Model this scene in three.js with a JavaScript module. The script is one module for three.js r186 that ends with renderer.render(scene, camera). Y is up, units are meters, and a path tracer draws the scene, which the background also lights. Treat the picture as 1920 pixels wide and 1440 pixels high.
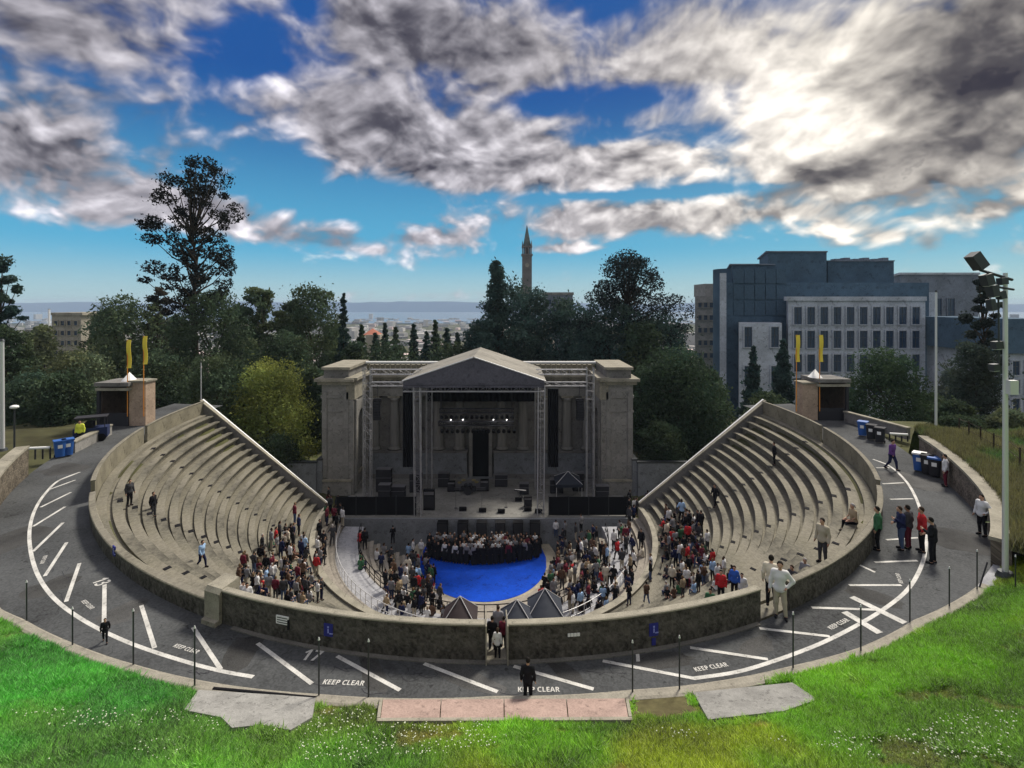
import * as THREE from 'three';
import { mergeGeometries } from 'three/addons/utils/BufferGeometryUtils.js';
import { FontLoader } from 'three/addons/loaders/FontLoader.js';

// ---------------------------------------------------------------- camera, sky, sun, exposure
const scene = new THREE.Scene();
const FOC = 1000, HOR = 570, EYE = 10;                       // focal length and horizon row for a 1920 x 1440 picture, eye height above the road
const camera = new THREE.PerspectiveCamera(2 * Math.atan(720 / FOC) * 180 / Math.PI, 4 / 3, 0.3, 30000);
camera.position.set(0, EYE, 0);
camera.lookAt(0, EYE, -10);
camera.setViewOffset(1920, 1440, 0, 720 - HOR, 1920, 1440);
const renderer = new THREE.WebGLRenderer({ antialias: true });
renderer.toneMapping = THREE.LinearToneMapping;
renderer.toneMappingExposure = 1.8;
renderer.shadowMap.enabled = true;

function rng(seed) { let a = seed >>> 0; return () => { a = (a + 0x6D2B79F5) | 0; let t = Math.imul(a ^ (a >>> 15), 1 | a); t = (t + Math.imul(t ^ (t >>> 7), 61 | t)) ^ t; return ((t ^ (t >>> 14)) >>> 0) / 4294967296; }; }
const sstep = (a, b, x) => { const t = Math.min(1, Math.max(0, (x - a) / (b - a))); return t * t * (3 - 2 * t); };
const lerp = (a, b, t) => a + (b - a) * t;
const HT = new Float32Array(65536); { const r = rng(7); for (let i = 0; i < 65536; i++) HT[i] = r(); }
const hsh = (x, y) => HT[((x & 255) + ((y & 255) << 8)) & 65535];
function vn(x, y) { const xi = Math.floor(x), yi = Math.floor(y), fx = x - xi, fy = y - yi, u = fx * fx * (3 - 2 * fx), v = fy * fy * (3 - 2 * fy); const a = hsh(xi, yi), b = hsh(xi + 1, yi), c = hsh(xi, yi + 1), d = hsh(xi + 1, yi + 1); return a + (b - a) * u + (c - a) * v + (a - b - c + d) * u * v; }
function fbm(x, y, o) { let s = 0, a = 0.5, t = 0; for (let i = 0; i < o; i++) { s += a * vn(x, y); t += a; a *= 0.52; const X = x * 1.62 + y * 1.18 + 17.3; y = -x * 1.18 + y * 1.62 + 5.1; x = X; } return s / t; }

function makeSky() {
  const SK = 0.585, W = 4096, H = 2048, data = new Float32Array(W * H * 4);
  const ang = (px, py) => { const az = Math.atan((px - 960) / FOC); return [az, Math.atan((HOR - py) / FOC * Math.cos(az))]; };
  // where the clouds stand: centre and half widths (of the photograph's directions), amount
  const gs = (L) => L.map(([px, py, sx, sy, k]) => { const [a, e] = ang(px, py), [a1] = ang(px + sx, py), [a0] = ang(px - sx, py), [, e1] = ang(px, py - sy), [, e0] = ang(px, py + sy); return [a, e, 2 / (a1 - a0), 2 / (e1 - e0), k]; });
  const cover = gs([
    [120, 60, 170, 120, 0.34], [60, 290, 190, 80, 0.46], [250, 375, 180, 30, 0.34], [190, 410, 70, 18, 0.25], [420, 400, 110, 45, 0.42], [600, 450, 120, 24, 0.5], [700, 470, 45, 10, 0.26], [800, 445, 55, 14, 0.42],
    [640, 220, 120, 70, 0.42], [800, 280, 140, 70, 0.45], [760, 60, 150, 80, 0.55], [960, 110, 120, 70, 0.4], [980, 290, 150, 65, 0.4], [1190, 410, 190, 26, 0.6], [1050, 467, 80, 9, 0.36], [1200, 300, 180, 38, 0.48],
    [1300, 110, 190, 80, 0.38], [1560, 200, 210, 140, 0.6], [1820, 160, 150, 180, 0.6], [1600, 330, 180, 40, 0.45], [1470, 400, 70, 14, 0.32], [1560, 425, 40, 22, 0.36], [1650, 440, 38, 14, 0.28], [1740, 460, 20, 16, 0.26], [1860, 395, 70, 26, 0.45], [1880, 470, 60, 20, 0.22],
    [1320, 545, 60, 16, 0.3], [780, 552, 170, 12, 0.24],
    [470, 90, 60, 80, -0.34], [400, 170, 60, 90, -0.14], [150, 135, 110, 30, -0.26], [540, 270, 60, 50, -0.34], [700, 375, 200, 28, -0.5], [520, 330, 80, 40, -0.4], [570, 15, 36, 36, -0.36], [330, 240, 120, 40, -0.06],
    [1010, 195, 60, 22, -0.34], [1180, 185, 120, 26, -0.34], [1150, 258, 100, 22, -0.34], [1350, 265, 70, 24, -0.3], [1180, 365, 200, 9, -0.5], [1430, 350, 60, 12, -0.3], [1250, 480, 200, 25, -0.4], [300, 480, 300, 50, -0.4], [620, 520, 260, 22, -0.3], [640, 395, 60, 14, -0.3]]);
  const bright = gs([
    [1500, 130, 170, 110, 0.42], [1580, 250, 110, 40, 0.55], [1420, 190, 120, 70, 0.3], [1270, 120, 200, 90, 0.12], [1250, 310, 150, 50, 0.3], [1420, 300, 120, 50, 0.3], [1200, 400, 200, 40, 0.3], [980, 300, 180, 80, 0.14], [640, 430, 140, 40, 0.16], [800, 440, 60, 18, 0.2], [210, 400, 60, 16, 0.2], [620, 190, 80, 50, 0.12], [1560, 420, 200, 50, 0.3], [1860, 385, 80, 30, 0.3], [1050, 467, 80, 12, 0.25], [440, 370, 70, 50, 0.08],
    [1850, 190, 110, 130, -0.42], [1760, 320, 110, 45, -0.34], [1660, 300, 90, 30, -0.2], [140, 325, 170, 30, -0.36], [760, 70, 150, 70, -0.15], [700, 230, 120, 70, -0.06], [80, 100, 200, 100, -0.12], [1880, 30, 160, 90, -0.3], [640, 470, 110, 14, -0.12], [1200, 428, 170, 12, -0.12]]);
  const sum = (L, a, e) => { let s = 0; for (const [ca, ce, ia, ie, k] of L) { const u = (a - ca) * ia, v = (e - ce) * ie, q = u * u + v * v; if (q < 8) s += k * Math.exp(-q); } return s; };
  const sunA = Math.atan((1540 - 960) / FOC), sunE = 0.36;
  const dens = (x, z, y, a, e) => { // flat cloud sheets overhead, heaped clouds low down
    const k = 1.0 / (y + 0.22), X = x * k, Z = z * k, w = fbm(X * 1.3 + 3, Z * 1.3, 3) - 0.5, pl = fbm(X * 2.6 + w * 0.9, Z * 2.6 + w * 1.2 + 9, 6) * 0.66 + fbm(X * 9 + w * 2, Z * 9 - w * 2, 4) * 0.34;
    const w2 = fbm(a * 9 + 31, e * 16, 3) - 0.5, an = fbm(a * 8.5 + 50 + w2 * 0.7, e * 17 + w2 * 0.9, 6) * 0.6 + fbm(a * 30 + w2 * 2, e * 46 + w2 * 2 + 5, 4) * 0.4;
    const sx = a - 0.17, sy = (e - 0.13) * 1.1, sr = Math.hypot(sx, sy), st = Math.atan2(sy, sx) + w2 * 0.10, ray = fbm(st * 5.5 + 60, sr * 4 + 3 + w * 0.8, 5) * 0.62 + fbm(st * 17 + 20, sr * 9 + w2, 4) * 0.38; // streaks that fan upward
    return lerp(lerp(an, pl, sstep(0.12, 0.42, e) * 0.45), ray, 0.22 * sstep(0.14, 0.30, sr) * sstep(0.85, 0.55, sr) * sstep(0.14, 0.24, e) * sstep(-0.15, 0.15, a)); };
  for (let j = H / 2; j < H; j++) {
    const e = ((j + 0.5) / H - 0.5) * Math.PI, y = Math.sin(e), c = Math.cos(e);
    for (let i = 0; i < W; i++) {
      const th = ((i + 0.5) / W - 0.5) * 2 * Math.PI, x = Math.cos(th) * c, z = Math.sin(th) * c;
      let a = th + Math.PI / 2; if (a > Math.PI) a -= 2 * Math.PI;
      const am = Math.abs(a) > 0.85 ? Math.sign(a) * (0.85 + (Math.abs(a) - 0.85) * 0.4) : a;
      const s = sstep(0, 0.11, e), s2 = sstep(0.05, 0.40, e), warm = Math.exp(-Math.pow((a - 0.75) / 0.5, 2));
      let r = lerp(lerp(0.40, 0.105, s), 0.016, s2), g = lerp(lerp(0.58, 0.43, s), 0.092, s2), b = lerp(lerp(0.62, 0.66, s), 0.33, s2);
      r = lerp(r, r + 0.07, warm * (1 - s2 * 0.6)); g = lerp(g, g + 0.06, warm * (1 - s2 * 0.5));
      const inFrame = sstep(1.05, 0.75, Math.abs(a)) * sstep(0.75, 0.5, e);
      const cv = sum(cover, am, e) * inFrame + lerp(0.28, 0.06, inFrame) - 0.30 * sstep(0.14, 0.02, e);  // fuller cloud cover added outside the frame, for more light on the facades
      const n = dens(x, z, y, am, e), n2 = dens(x + Math.cos(sunA - Math.PI / 2) * 0.03, z + Math.sin(sunA - Math.PI / 2) * 0.03, y + 0.012, am + Math.max(-1, Math.min(1, (sunA - a) * 3)) * 0.012, e + 0.022);
      const d = cv + (n - 0.5) * 1.45;
      const al = sstep(-0.06, 0.38, d);
      const sd = Math.hypot((a - sunA), (e - sunE) * 1.2), glow = Math.exp(-Math.pow(sd / 0.30, 2));
      let l = lerp(0.70, 0.46, inFrame) + sum(bright, am, e) * 0.60 * inFrame + (n - n2) * 1.7 + glow * 0.15 - sstep(0.25, 0.8, d) * 0.10 + (n - 0.5) * 0.62;  // unseen clouds outside the frame made brighter, added fill light for the facades
      { const lm = lerp(0.56, 0.05, sstep(0.172, 0.285, e)); if (l < lm) l = lm * (0.8 + 0.2 * Math.max(-1, l / lm)) + (n - 0.5) * 0.35 + (n - n2) * 0.8; if (l < 0.2) l = 0.2 - (0.2 - l) * 0.3; l = Math.max(0.1, l); }
      const wm = sstep(-0.2, 0.6, a);
      const lr = l * l * 0.85 + l * 0.28, cr = lr * lerp(1.0, 1.06, wm), cg = lr * lerp(0.96, 0.985, wm), cb = lr * lerp(1.02, 0.86, wm) + 0.02;
      const k = (j * W + i) * 4;
      data[k] = SK * lerp(r, Math.min(1.15, cr), al); data[k + 1] = SK * lerp(g, Math.min(1.08, cg), al); data[k + 2] = SK * lerp(b, Math.min(1.0, cb), al); data[k + 3] = 1;
    }
  }
  for (let k = 0; k < W * H * 2; k += 4) { data[k] = 0.12; data[k + 1] = 0.14; data[k + 2] = 0.15; data[k + 3] = 1; }
  const t = new THREE.DataTexture(data, W, H, THREE.RGBAFormat, THREE.FloatType);
  t.mapping = THREE.EquirectangularReflectionMapping; t.magFilter = THREE.LinearFilter; t.needsUpdate = true;
  return t;
}
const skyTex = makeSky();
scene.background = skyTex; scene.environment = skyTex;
const sun = new THREE.DirectionalLight(new THREE.Color(1.0, 0.93, 0.82), 2.7);
sun.position.set(0.40 * 60, 0.78 * 60, -0.52 * 60 - 40); sun.target.position.set(0, 0, -40);
sun.castShadow = true; sun.shadow.radius = 24; sun.shadow.mapSize.set(4096, 4096);
Object.assign(sun.shadow.camera, { left: -70, right: 70, top: 70, bottom: -70, near: 1, far: 250 });
scene.add(sun, sun.target);
scene.fog = new THREE.FogExp2(new THREE.Color(0.66, 0.82, 1.0), 0.00014);

// ---------------------------------------------------------------- helpers
const V = (x, y, z) => new THREE.Vector3(x, y, z);
const used = new Map();
function numbered(n) { const k = used.get(n) || 0; used.set(n, k + 1); return k ? `${n}_${String(k).padStart(3, '0')}` : n; }
function tag(o, label, category, group) { o.userData.label = label; if (category) o.userData.category = category; if (group) o.userData.group = group; return o; }
function thing(name, label, category, pos = [0, 0, 0], turn = 0, group) { const o = new THREE.Group(); o.name = numbered(name); o.position.set(...pos); o.rotation.y = turn; scene.add(o); return tag(o, label, category, group); }
function mesh(name, geo, mat, parent) { const m = new THREE.Mesh(geo, mat); m.name = name; m.castShadow = m.receiveShadow = true; parent.add(m); return m; }
function struct(name, geo, mat) { const m = mesh(numbered(name), geo, mat, scene); m.userData.kind = 'structure'; return m; }
const plain = (g) => { const q = g.index ? g.toNonIndexed() : g; for (const k of Object.keys(q.attributes)) if (!['position', 'normal', 'uv'].includes(k)) q.deleteAttribute(k); return q; };
const merge = (L) => mergeGeometries(L.map(plain), false);
function box(w, h, d, x = 0, y = 0, z = 0, ry = 0) { const g = new THREE.BoxGeometry(w, h, d); const uv = g.attributes.uv, nm = g.attributes.normal, p = g.attributes.position; for (let i = 0; i < p.count; i++) { const ax = Math.abs(nm.getX(i)), ay = Math.abs(nm.getY(i)); if (ax > 0.5) uv.setXY(i, p.getZ(i), p.getY(i)); else if (ay > 0.5) uv.setXY(i, p.getX(i), p.getZ(i)); else uv.setXY(i, p.getX(i), p.getY(i)); } if (ry) g.rotateY(ry); g.translate(x, y, z); return g; }
const QY = V(0, 1, 0);
function rod(p, q, r0, r1 = r0, seg = 6) { const d = q.clone().sub(p), L = d.length(); const g = new THREE.CylinderGeometry(r1, r0, L, seg, 1); g.applyQuaternion(new THREE.Quaternion().setFromUnitVectors(QY, d.normalize())); const m = p.clone().add(q).multiplyScalar(0.5); g.translate(m.x, m.y, m.z); return g; }
const at = (px, py, depth) => V((px - 960) / FOC * depth, EYE - (py - HOR) / FOC * depth, -depth);
const onGround = (px, py, y = 0) => { const t = (EYE - y) / ((py - HOR) / FOC); return V((px - 960) / FOC * t, y, -t); };

// ---------------------------------------------------------------- materials
function noiseTex(n, fn) { const d = new Uint8Array(n * n * 4); for (let j = 0; j < n; j++) for (let i = 0; i < n; i++) { const c = fn(i / n, j / n), k = (j * n + i) * 4; const a = Array.isArray(c) ? c : [c, c, c]; d[k] = Math.max(0, Math.min(255, a[0] * 255)); d[k + 1] = Math.max(0, Math.min(255, a[1] * 255)); d[k + 2] = Math.max(0, Math.min(255, a[2] * 255)); d[k + 3] = 255; } const t = new THREE.DataTexture(d, n, n, THREE.RGBAFormat); t.wrapS = t.wrapT = THREE.RepeatWrapping; t.magFilter = THREE.LinearFilter; t.needsUpdate = true; return t; }
function tile(u, v, f, o) { // noise that repeats on the unit square
  let s = 0, a = 0.5, t = 0; for (let k = 0; k < o; k++) { const x = u * f, y = v * f, xi = Math.floor(x), yi = Math.floor(y), fx = x - xi, fy = y - yi, ux = fx * fx * (3 - 2 * fx), uy = fy * fy * (3 - 2 * fy), w = (i, j) => hsh(((xi + i) % f) + k * 37, ((yi + j) % f) + k * 71); s += a * (w(0, 0) * (1 - ux) * (1 - uy) + w(1, 0) * ux * (1 - uy) + w(0, 1) * (1 - ux) * uy + w(1, 1) * ux * uy); t += a; a *= 0.6; f *= 2; } return s / t; }
const rep = (t, sx, sy = sx) => { const c = t.clone(); c.repeat.set(1 / sx, 1 / sy); c.needsUpdate = true; return c; };
const texConcrete = noiseTex(512, (u, v) => { const a = tile(u, v, 4, 6), b = tile(u, v, 64, 2), st = tile(u, v, 12, 3); const k = 0.50 + a * 0.42 + (b - 0.5) * 0.30 - (st > 0.62 ? (st - 0.62) * 1.4 : 0); return [k, k * 0.985, k * 0.95]; });
const texAsphalt = noiseTex(1024, (u, v) => { const a = tile(u, v, 3, 6), b = tile(u, v, 170, 2), c = tile(u, v, 9, 4), cr = Math.abs(tile(u, v, 5, 5) - 0.5); let k = 0.34 + a * 0.62 + (b - 0.5) * 0.45; if (cr < 0.006 && c > 0.5) k *= 0.55; if (c > 0.66) k *= 1 - (c - 0.66) * 1.6; return [k, k, k * 0.98]; });
const texSeat = noiseTex(1024, (u, v) => { const a = tile(u, v, 3, 6), b = tile(u, v, 90, 2), c = tile(u, v, 14, 4), d = tile(u, v, 5, 5); let k = 0.40 + a * 0.5 + (b - 0.5) * 0.36; if (c > 0.6) k *= 1 - (c - 0.6) * 1.8; if (d < 0.40) k *= 1 - (0.40 - d) * 2.2; return [k, k * lerp(0.985, 0.95, a), k * lerp(0.95, 0.86, d)]; });
const texStone = noiseTex(512, (u, v) => { const a = tile(u, v, 6, 5), b = tile(u, v, 32, 3), c = tile(u, v, 2, 3); const k = 0.20 + a * 0.55 + (b - 0.5) * 0.75 + (c - 0.5) * 0.25; return [k, k * 0.97, k * 0.92]; });
const texGrass = noiseTex(512, (u, v) => { const a = tile(u, v, 3, 4), b = tile(u, v, 24, 4); const k = 0.35 + b * 0.8; return [k * (0.6 + a * 0.9), k, k * 0.7]; });
const texSoil = noiseTex(512, (u, v) => { const a = tile(u, v, 5, 6), b = tile(u, v, 40, 3); const k = 0.3 + a * 0.7 + (b - 0.5) * 0.4; return [k, k * (0.86 + a * 0.2), k * 0.75]; });
function mat(r, g, b, o = {}) { const m = new THREE.MeshPhysicalMaterial({ roughness: 0.85, metalness: 0, specularIntensity: (o.roughness ?? 0.85) > 0.65 ? 0.3 : 1, ...o }); m.color.setRGB(r, g, b); return m; }
const concrete = (r, g, b, s = 3, bump = 0.01) => mat(r, g, b, { map: rep(texConcrete, s), bumpMap: rep(texConcrete, s), bumpScale: bump, roughness: 0.92 });
const M = {
  seat: mat(0.265, 0.255, 0.215, { map: rep(texSeat, 7.3), bumpMap: rep(texConcrete, 2.3), bumpScale: 0.012, roughness: 0.94 }), lowSeat: concrete(0.36, 0.33, 0.29, 2.7), parapet: mat(0.15, 0.143, 0.13, { map: rep(texStone, 2.6), bumpMap: rep(texStone, 2.6), bumpScale: 0.05, roughness: 0.95 }),
  coping: concrete(0.37, 0.35, 0.29, 2), white: mat(0.78, 0.78, 0.76, { roughness: 0.6 }), asphalt: mat(0.105, 0.11, 0.115, { map: rep(texAsphalt, 8.5), bumpMap: rep(texAsphalt, 8.5), bumpScale: 0.006, roughness: 0.93 }),
  paint: mat(0.72, 0.72, 0.70, { map: rep(texConcrete, 1.3), roughness: 0.7 }), curb: concrete(0.36, 0.34, 0.29, 2), rim: concrete(0.27, 0.25, 0.19, 3, 0.02), footing: concrete(0.2, 0.195, 0.18, 2), walk: concrete(0.42, 0.43, 0.47, 3), sand: concrete(0.45, 0.41, 0.33, 2),
  blue: mat(0.005, 0.075, 0.62, { roughness: 0.95, map: rep(texConcrete, 4) }), stage: concrete(0.335, 0.33, 0.32, 4), stageDark: concrete(0.24, 0.235, 0.23, 4), stageWall: concrete(0.27, 0.29, 0.32, 4), floor: concrete(0.28, 0.28, 0.27, 4),
  black: mat(0.008, 0.008, 0.010, { roughness: 0.9 }), dark: mat(0.03, 0.03, 0.035, { roughness: 0.7 }), metal: mat(0.20, 0.20, 0.215, { roughness: 0.5, metalness: 0.6 }), chord: mat(0.42, 0.42, 0.43, { roughness: 0.5, metalness: 0.4 }), darkMetal: mat(0.05, 0.055, 0.06, { roughness: 0.5, metalness: 0.5 }), rail: mat(0.62, 0.62, 0.62, { roughness: 0.4, metalness: 0.3 }), tarp: mat(0.13, 0.13, 0.165, { roughness: 0.8, map: rep(texConcrete, 6) }), tarpSkylit: mat(0.33, 0.315, 0.28, { roughness: 0.8, map: rep(texConcrete, 6) }),  // roof tarp is the gable tarp made paler: sky light put into its colour
  soil: mat(0.16, 0.15, 0.09, { map: rep(texSoil, 6), roughness: 1 }), terrain: mat(0.10, 0.105, 0.06, { map: rep(texSoil, 40), roughness: 1 }), lawn: mat(0.09, 0.20, 0.02, { map: rep(texGrass, 3.1), roughness: 1 }), bank: mat(0.10, 0.15, 0.045, { map: rep(texSoil, 3), bumpMap: rep(texSoil, 3), bumpScale: 0.1, roughness: 1 }),
  pink: concrete(0.46, 0.34, 0.30, 2), glass: mat(0.03, 0.05, 0.08, { roughness: 0.15 }), bark: mat(0.10, 0.08, 0.06, { map: rep(texStone, 1), roughness: 1 }), paleBark: mat(0.26, 0.23, 0.20, { map: rep(texStone, 1), roughness: 1 }),
  hallWhite: concrete(0.58, 0.64, 0.74, 8), hallDark: concrete(0.085, 0.15, 0.225, 8), hallGrey: concrete(0.22, 0.26, 0.33, 8), cream: concrete(0.45, 0.42, 0.36, 5), brown: concrete(0.10, 0.075, 0.062, 3), pinkStone: concrete(0.52, 0.40, 0.31, 2.2), yellow: mat(0.75, 0.60, 0.08), orange: mat(0.7, 0.28, 0.05), binBlue: mat(0.02, 0.10, 0.36, { roughness: 0.5 }), signBlue: mat(0.03, 0.035, 0.2), tentGrey: mat(0.03, 0.035, 0.048, { roughness: 0.7 }), tentBrown: mat(0.03, 0.022, 0.024, { roughness: 0.7 }),
};

// ---------------------------------------------------------------- the shape of the bowl
const P = (rho, phi, y) => { const dz = rho * 32.2 * Math.cos(phi); return V(-2.6 + 0.06 * dz + rho * 25.2 * Math.sin(phi), y, -(48 - dz)); };
const inv = (x, z) => { const dz = 48 + z, X = x + 2.6 - 0.06 * dz; return [Math.hypot(X / 25.2, dz / 32.2), Math.atan2(X / 25.2, dz / 32.2)]; };
const DEG = Math.PI / 180;
const NR = 18, R1 = 1.002, R0 = 0.575, DR = (R1 - R0) / NR, Y1 = -0.22, RISE = 0.493;
const rowY = (i) => Y1 - i * RISE;                            // i = 0 is the top row
const LOWN = 3, RINGY = -10.2, TIERN = 8, TR1 = 0.425, TR0 = 0.25, TIERRISE = 0.28;
function seatY(r) {
  if (r >= R1) return -0.12; if (r > R0) return rowY(Math.min(NR - 1, Math.floor((R1 - r) / DR)));
  if (r > 0.56) return -9.3; if (r > 0.50) return -9.45 - 0.25 * Math.floor((0.56 - r) / 0.02); if (r > TR1) return RINGY;
  if (r > TR0) return -10.45 - TIERRISE * Math.floor((TR1 - r) / ((TR1 - TR0) / TIERN)); return -12.8;
}
const ROUT = [[-100, 1.24], [-80, 1.22], [-69, 1.185], [-63, 1.178], [-54, 1.165], [-40, 1.15], [-33.3, 1.141], [-30.8, 1.130], [-25.8, 1.117], [-20.7, 1.106], [-16.3, 1.098], [-9.2, 1.084], [0.3, 1.072], [7.7, 1.075], [10.4, 1.079], [17.7, 1.088], [22.7, 1.098], [28.6, 1.106], [32.8, 1.121], [36.8, 1.136], [42.3, 1.15], [50.4, 1.163], [57.4, 1.166], [67, 1.172], [80, 1.22], [100, 1.24]];
function rout(phi) { const d = phi / DEG; for (let i = 1; i < ROUT.length; i++) if (d <= ROUT[i][0]) { const [a, u] = ROUT[i - 1], [b, v] = ROUT[i]; return lerp(u, v, Math.max(0, (d - a) / (b - a))); } return 1.24; }
// sweeps a closed outline of (rho, y) along the curve; every edge of the outline is a strip of its own, so edges stay sharp
function sweep(loop, p0, p1, n, rhoOf) {
  const pos = [], nor = [], uv = [], idx = [], F = rhoOf || ((r) => r);
  for (let e = 0; e < loop.length; e++) {
    const A = loop[e], B = loop[(e + 1) % loop.length], base = pos.length / 3, w = Math.hypot((A[0] - B[0]) * 28, A[1] - B[1]); let s = 0, last;
    for (let i = 0; i <= n; i++) {
      const f = lerp(p0, p1, i / n), a = P(F(A[0], f), f, A[1]), b = P(F(B[0], f), f, B[1]); if (last) s += a.distanceTo(last); last = a.clone();
      pos.push(a.x, a.y, a.z, b.x, b.y, b.z); uv.push(s, e * 1.7, s, e * 1.7 + w);
      if (i) { const q = base + i * 2; idx.push(q - 2, q, q - 1, q - 1, q, q + 1); }
    }
  }
  const g = new THREE.BufferGeometry(); g.setAttribute('position', new THREE.Float32BufferAttribute(pos, 3)); g.setAttribute('uv', new THREE.Float32BufferAttribute(uv, 2)); g.setIndex(idx); g.computeVertexNormals();
  const caps = []; const tri = THREE.ShapeUtils.triangulateShape(loop.map(([r, y]) => new THREE.Vector2(r * 28, y)), []);
  for (const [f, flip] of [[p0, 0], [p1, 1]]) { const cp = [], cu = []; for (const t of tri) for (const k of flip ? t : [t[0], t[2], t[1]]) { const q = P(F(loop[k][0], f), f, loop[k][1]); cp.push(q.x, q.y, q.z); cu.push(loop[k][0] * 28, loop[k][1]); } const c = new THREE.BufferGeometry(); c.setAttribute('position', new THREE.Float32BufferAttribute(cp, 3)); c.setAttribute('uv', new THREE.Float32BufferAttribute(cu, 2)); c.computeVertexNormals(); caps.push(c); }
  return merge([g, ...caps]);
}
function sheet(nu, nv, fn, uvScale = 1) { // a grid surface from fn(u, v) -> Vector3, uv in metres on plan
  const pos = [], uv = [], idx = []; for (let j = 0; j <= nv; j++) for (let i = 0; i <= nu; i++) { const p = fn(i / nu, j / nv); pos.push(p.x, p.y, p.z); uv.push(p.x, p.z); if (i && j) { const q = j * (nu + 1) + i; idx.push(q, q - 1, q - nu - 2, q, q - nu - 2, q - nu - 1); } }
  const g = new THREE.BufferGeometry(); g.setAttribute('position', new THREE.Float32BufferAttribute(pos, 3)); g.setAttribute('uv', new THREE.Float32BufferAttribute(uv, 2)); g.setIndex(idx); g.computeVertexNormals(); return g;
}

// ---------------------------------------------------------------- land
function landY(x, z) {
  const [r, f] = inv(x, z), w = sstep(0.45, 0.95, Math.abs(Math.sin(f)));
  if (Math.cos(f) > 0.06) { if (r < 1.0) return seatY(r) - 0.9; if (r < rout(f)) return -0.25; const e = Math.min(40, (r - rout(f)) * 30); return Math.abs(f) < 1.0 ? -0.6 + e * 0.12 * sstep(1.0, 0.6, Math.abs(f)) : lerp(-0.3, -Math.max(0, e - 12) * 0.14, sstep(0, 20, e)); }
  const a = Math.abs(f) / DEG, hi = lerp(-0.5, -8.2, sstep(90, 103, a)); let y = r < 0.5 ? -13.9 : r < 0.56 ? lerp(-13.9, -10.9, (r - 0.5) / 0.06) : lerp(-10.9, lerp(-10.9, hi, w), sstep(0.56, 1.03, r));
  const e = Math.max(0, r * 28 - (w > 0.5 ? 44 : 30)); y -= Math.min(70, e * 0.13 + e * e * 0.00012); return Math.max(-62, y);
}
{
  const RR = [0, 0.2, 0.4, 0.5, 0.55, 0.6, 0.7, 0.8, 0.9, 0.98, 1.0, 1.03, 1.06, 1.1, 1.15, 1.2, 1.3, 1.4, 1.6, 1.8, 2.1, 2.5, 3, 3.6, 4.4, 5.5, 7, 9, 12, 16, 22, 30, 45, 70, 110, 190];
  struct('terrain', sheet(120, RR.length - 1, (u, v) => { const r = RR[Math.round(v * (RR.length - 1))], f = u * 2 * Math.PI - Math.PI, p = P(r, f, 0); p.y = landY(p.x, p.z); if (r > 3) p.y += (fbm(p.x * 0.02, p.z * 0.02, 3) - 0.5) * Math.min(6, (r - 3)); return p; }), M.terrain);
}
// far hills across the bay, the bay itself and the flat city
struct('bay_water', sheet(24, 1, (u, v) => V(lerp(-6000, 6000, u), -58.5, lerp(-1900, -4700, v))), mat(0.10, 0.16, 0.24, { roughness: 0.3 }));
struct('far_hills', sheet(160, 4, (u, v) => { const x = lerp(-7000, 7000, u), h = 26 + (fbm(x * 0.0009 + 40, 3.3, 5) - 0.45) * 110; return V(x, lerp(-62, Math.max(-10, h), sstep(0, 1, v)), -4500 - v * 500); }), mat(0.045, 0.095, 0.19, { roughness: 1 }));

// road and its markings
const road = struct('road', sheet(200, 6, (u, v) => { const f = lerp(-98, 98, u) * DEG; return P(lerp(1.0262, rout(f) + 0.002, v), f, 0); }), M.asphalt);
const MARKY = 0.005;
function strip(pts, w) { const pos = [], uv = [], idx = []; let s = 0; pts.forEach((p, i) => { const a = pts[Math.max(0, i - 1)], b = pts[Math.min(pts.length - 1, i + 1)], t = b.clone().sub(a).setY(0).normalize(), n = V(-t.z, 0, t.x).multiplyScalar(w / 2); if (i) s += p.distanceTo(pts[i - 1]); for (const k of [-1, 1]) { pos.push(p.x + n.x * k, p.y, p.z + n.z * k); uv.push(s, k * w / 2); } if (i) { const q = i * 2; idx.push(q - 2, q - 1, q, q, q - 1, q + 1); } }); const g = new THREE.BufferGeometry(); g.setAttribute('position', new THREE.Float32BufferAttribute(pos, 3)); g.setAttribute('uv', new THREE.Float32BufferAttribute(uv, 2)); g.setIndex(idx); g.computeVertexNormals(); return g; }
const curve = (px, y) => { const c = new THREE.CatmullRomCurve3(px.map(([a, b]) => onGround(a, b, y))); return c.getPoints(px.length * 6); };
mesh('edge_line', strip(curve([[150, 885], [112, 900], [85, 925], [66, 955], [56, 990], [57, 1030], [72, 1080], [105, 1125], [160, 1165], [235, 1202], [320, 1232], [410, 1257], [475, 1269]], MARKY), 0.13), M.paint, road);
mesh('edge_line', strip(curve([[1637, 861], [1665, 872], [1697, 900], [1718, 935], [1730, 975], [1736, 1020], [1728, 1060], [1702, 1105], [1660, 1140], [1600, 1176], [1530, 1210], [1440, 1243], [1380, 1260], [1300, 1272]], MARKY), 0.13), M.paint, road);
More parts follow.
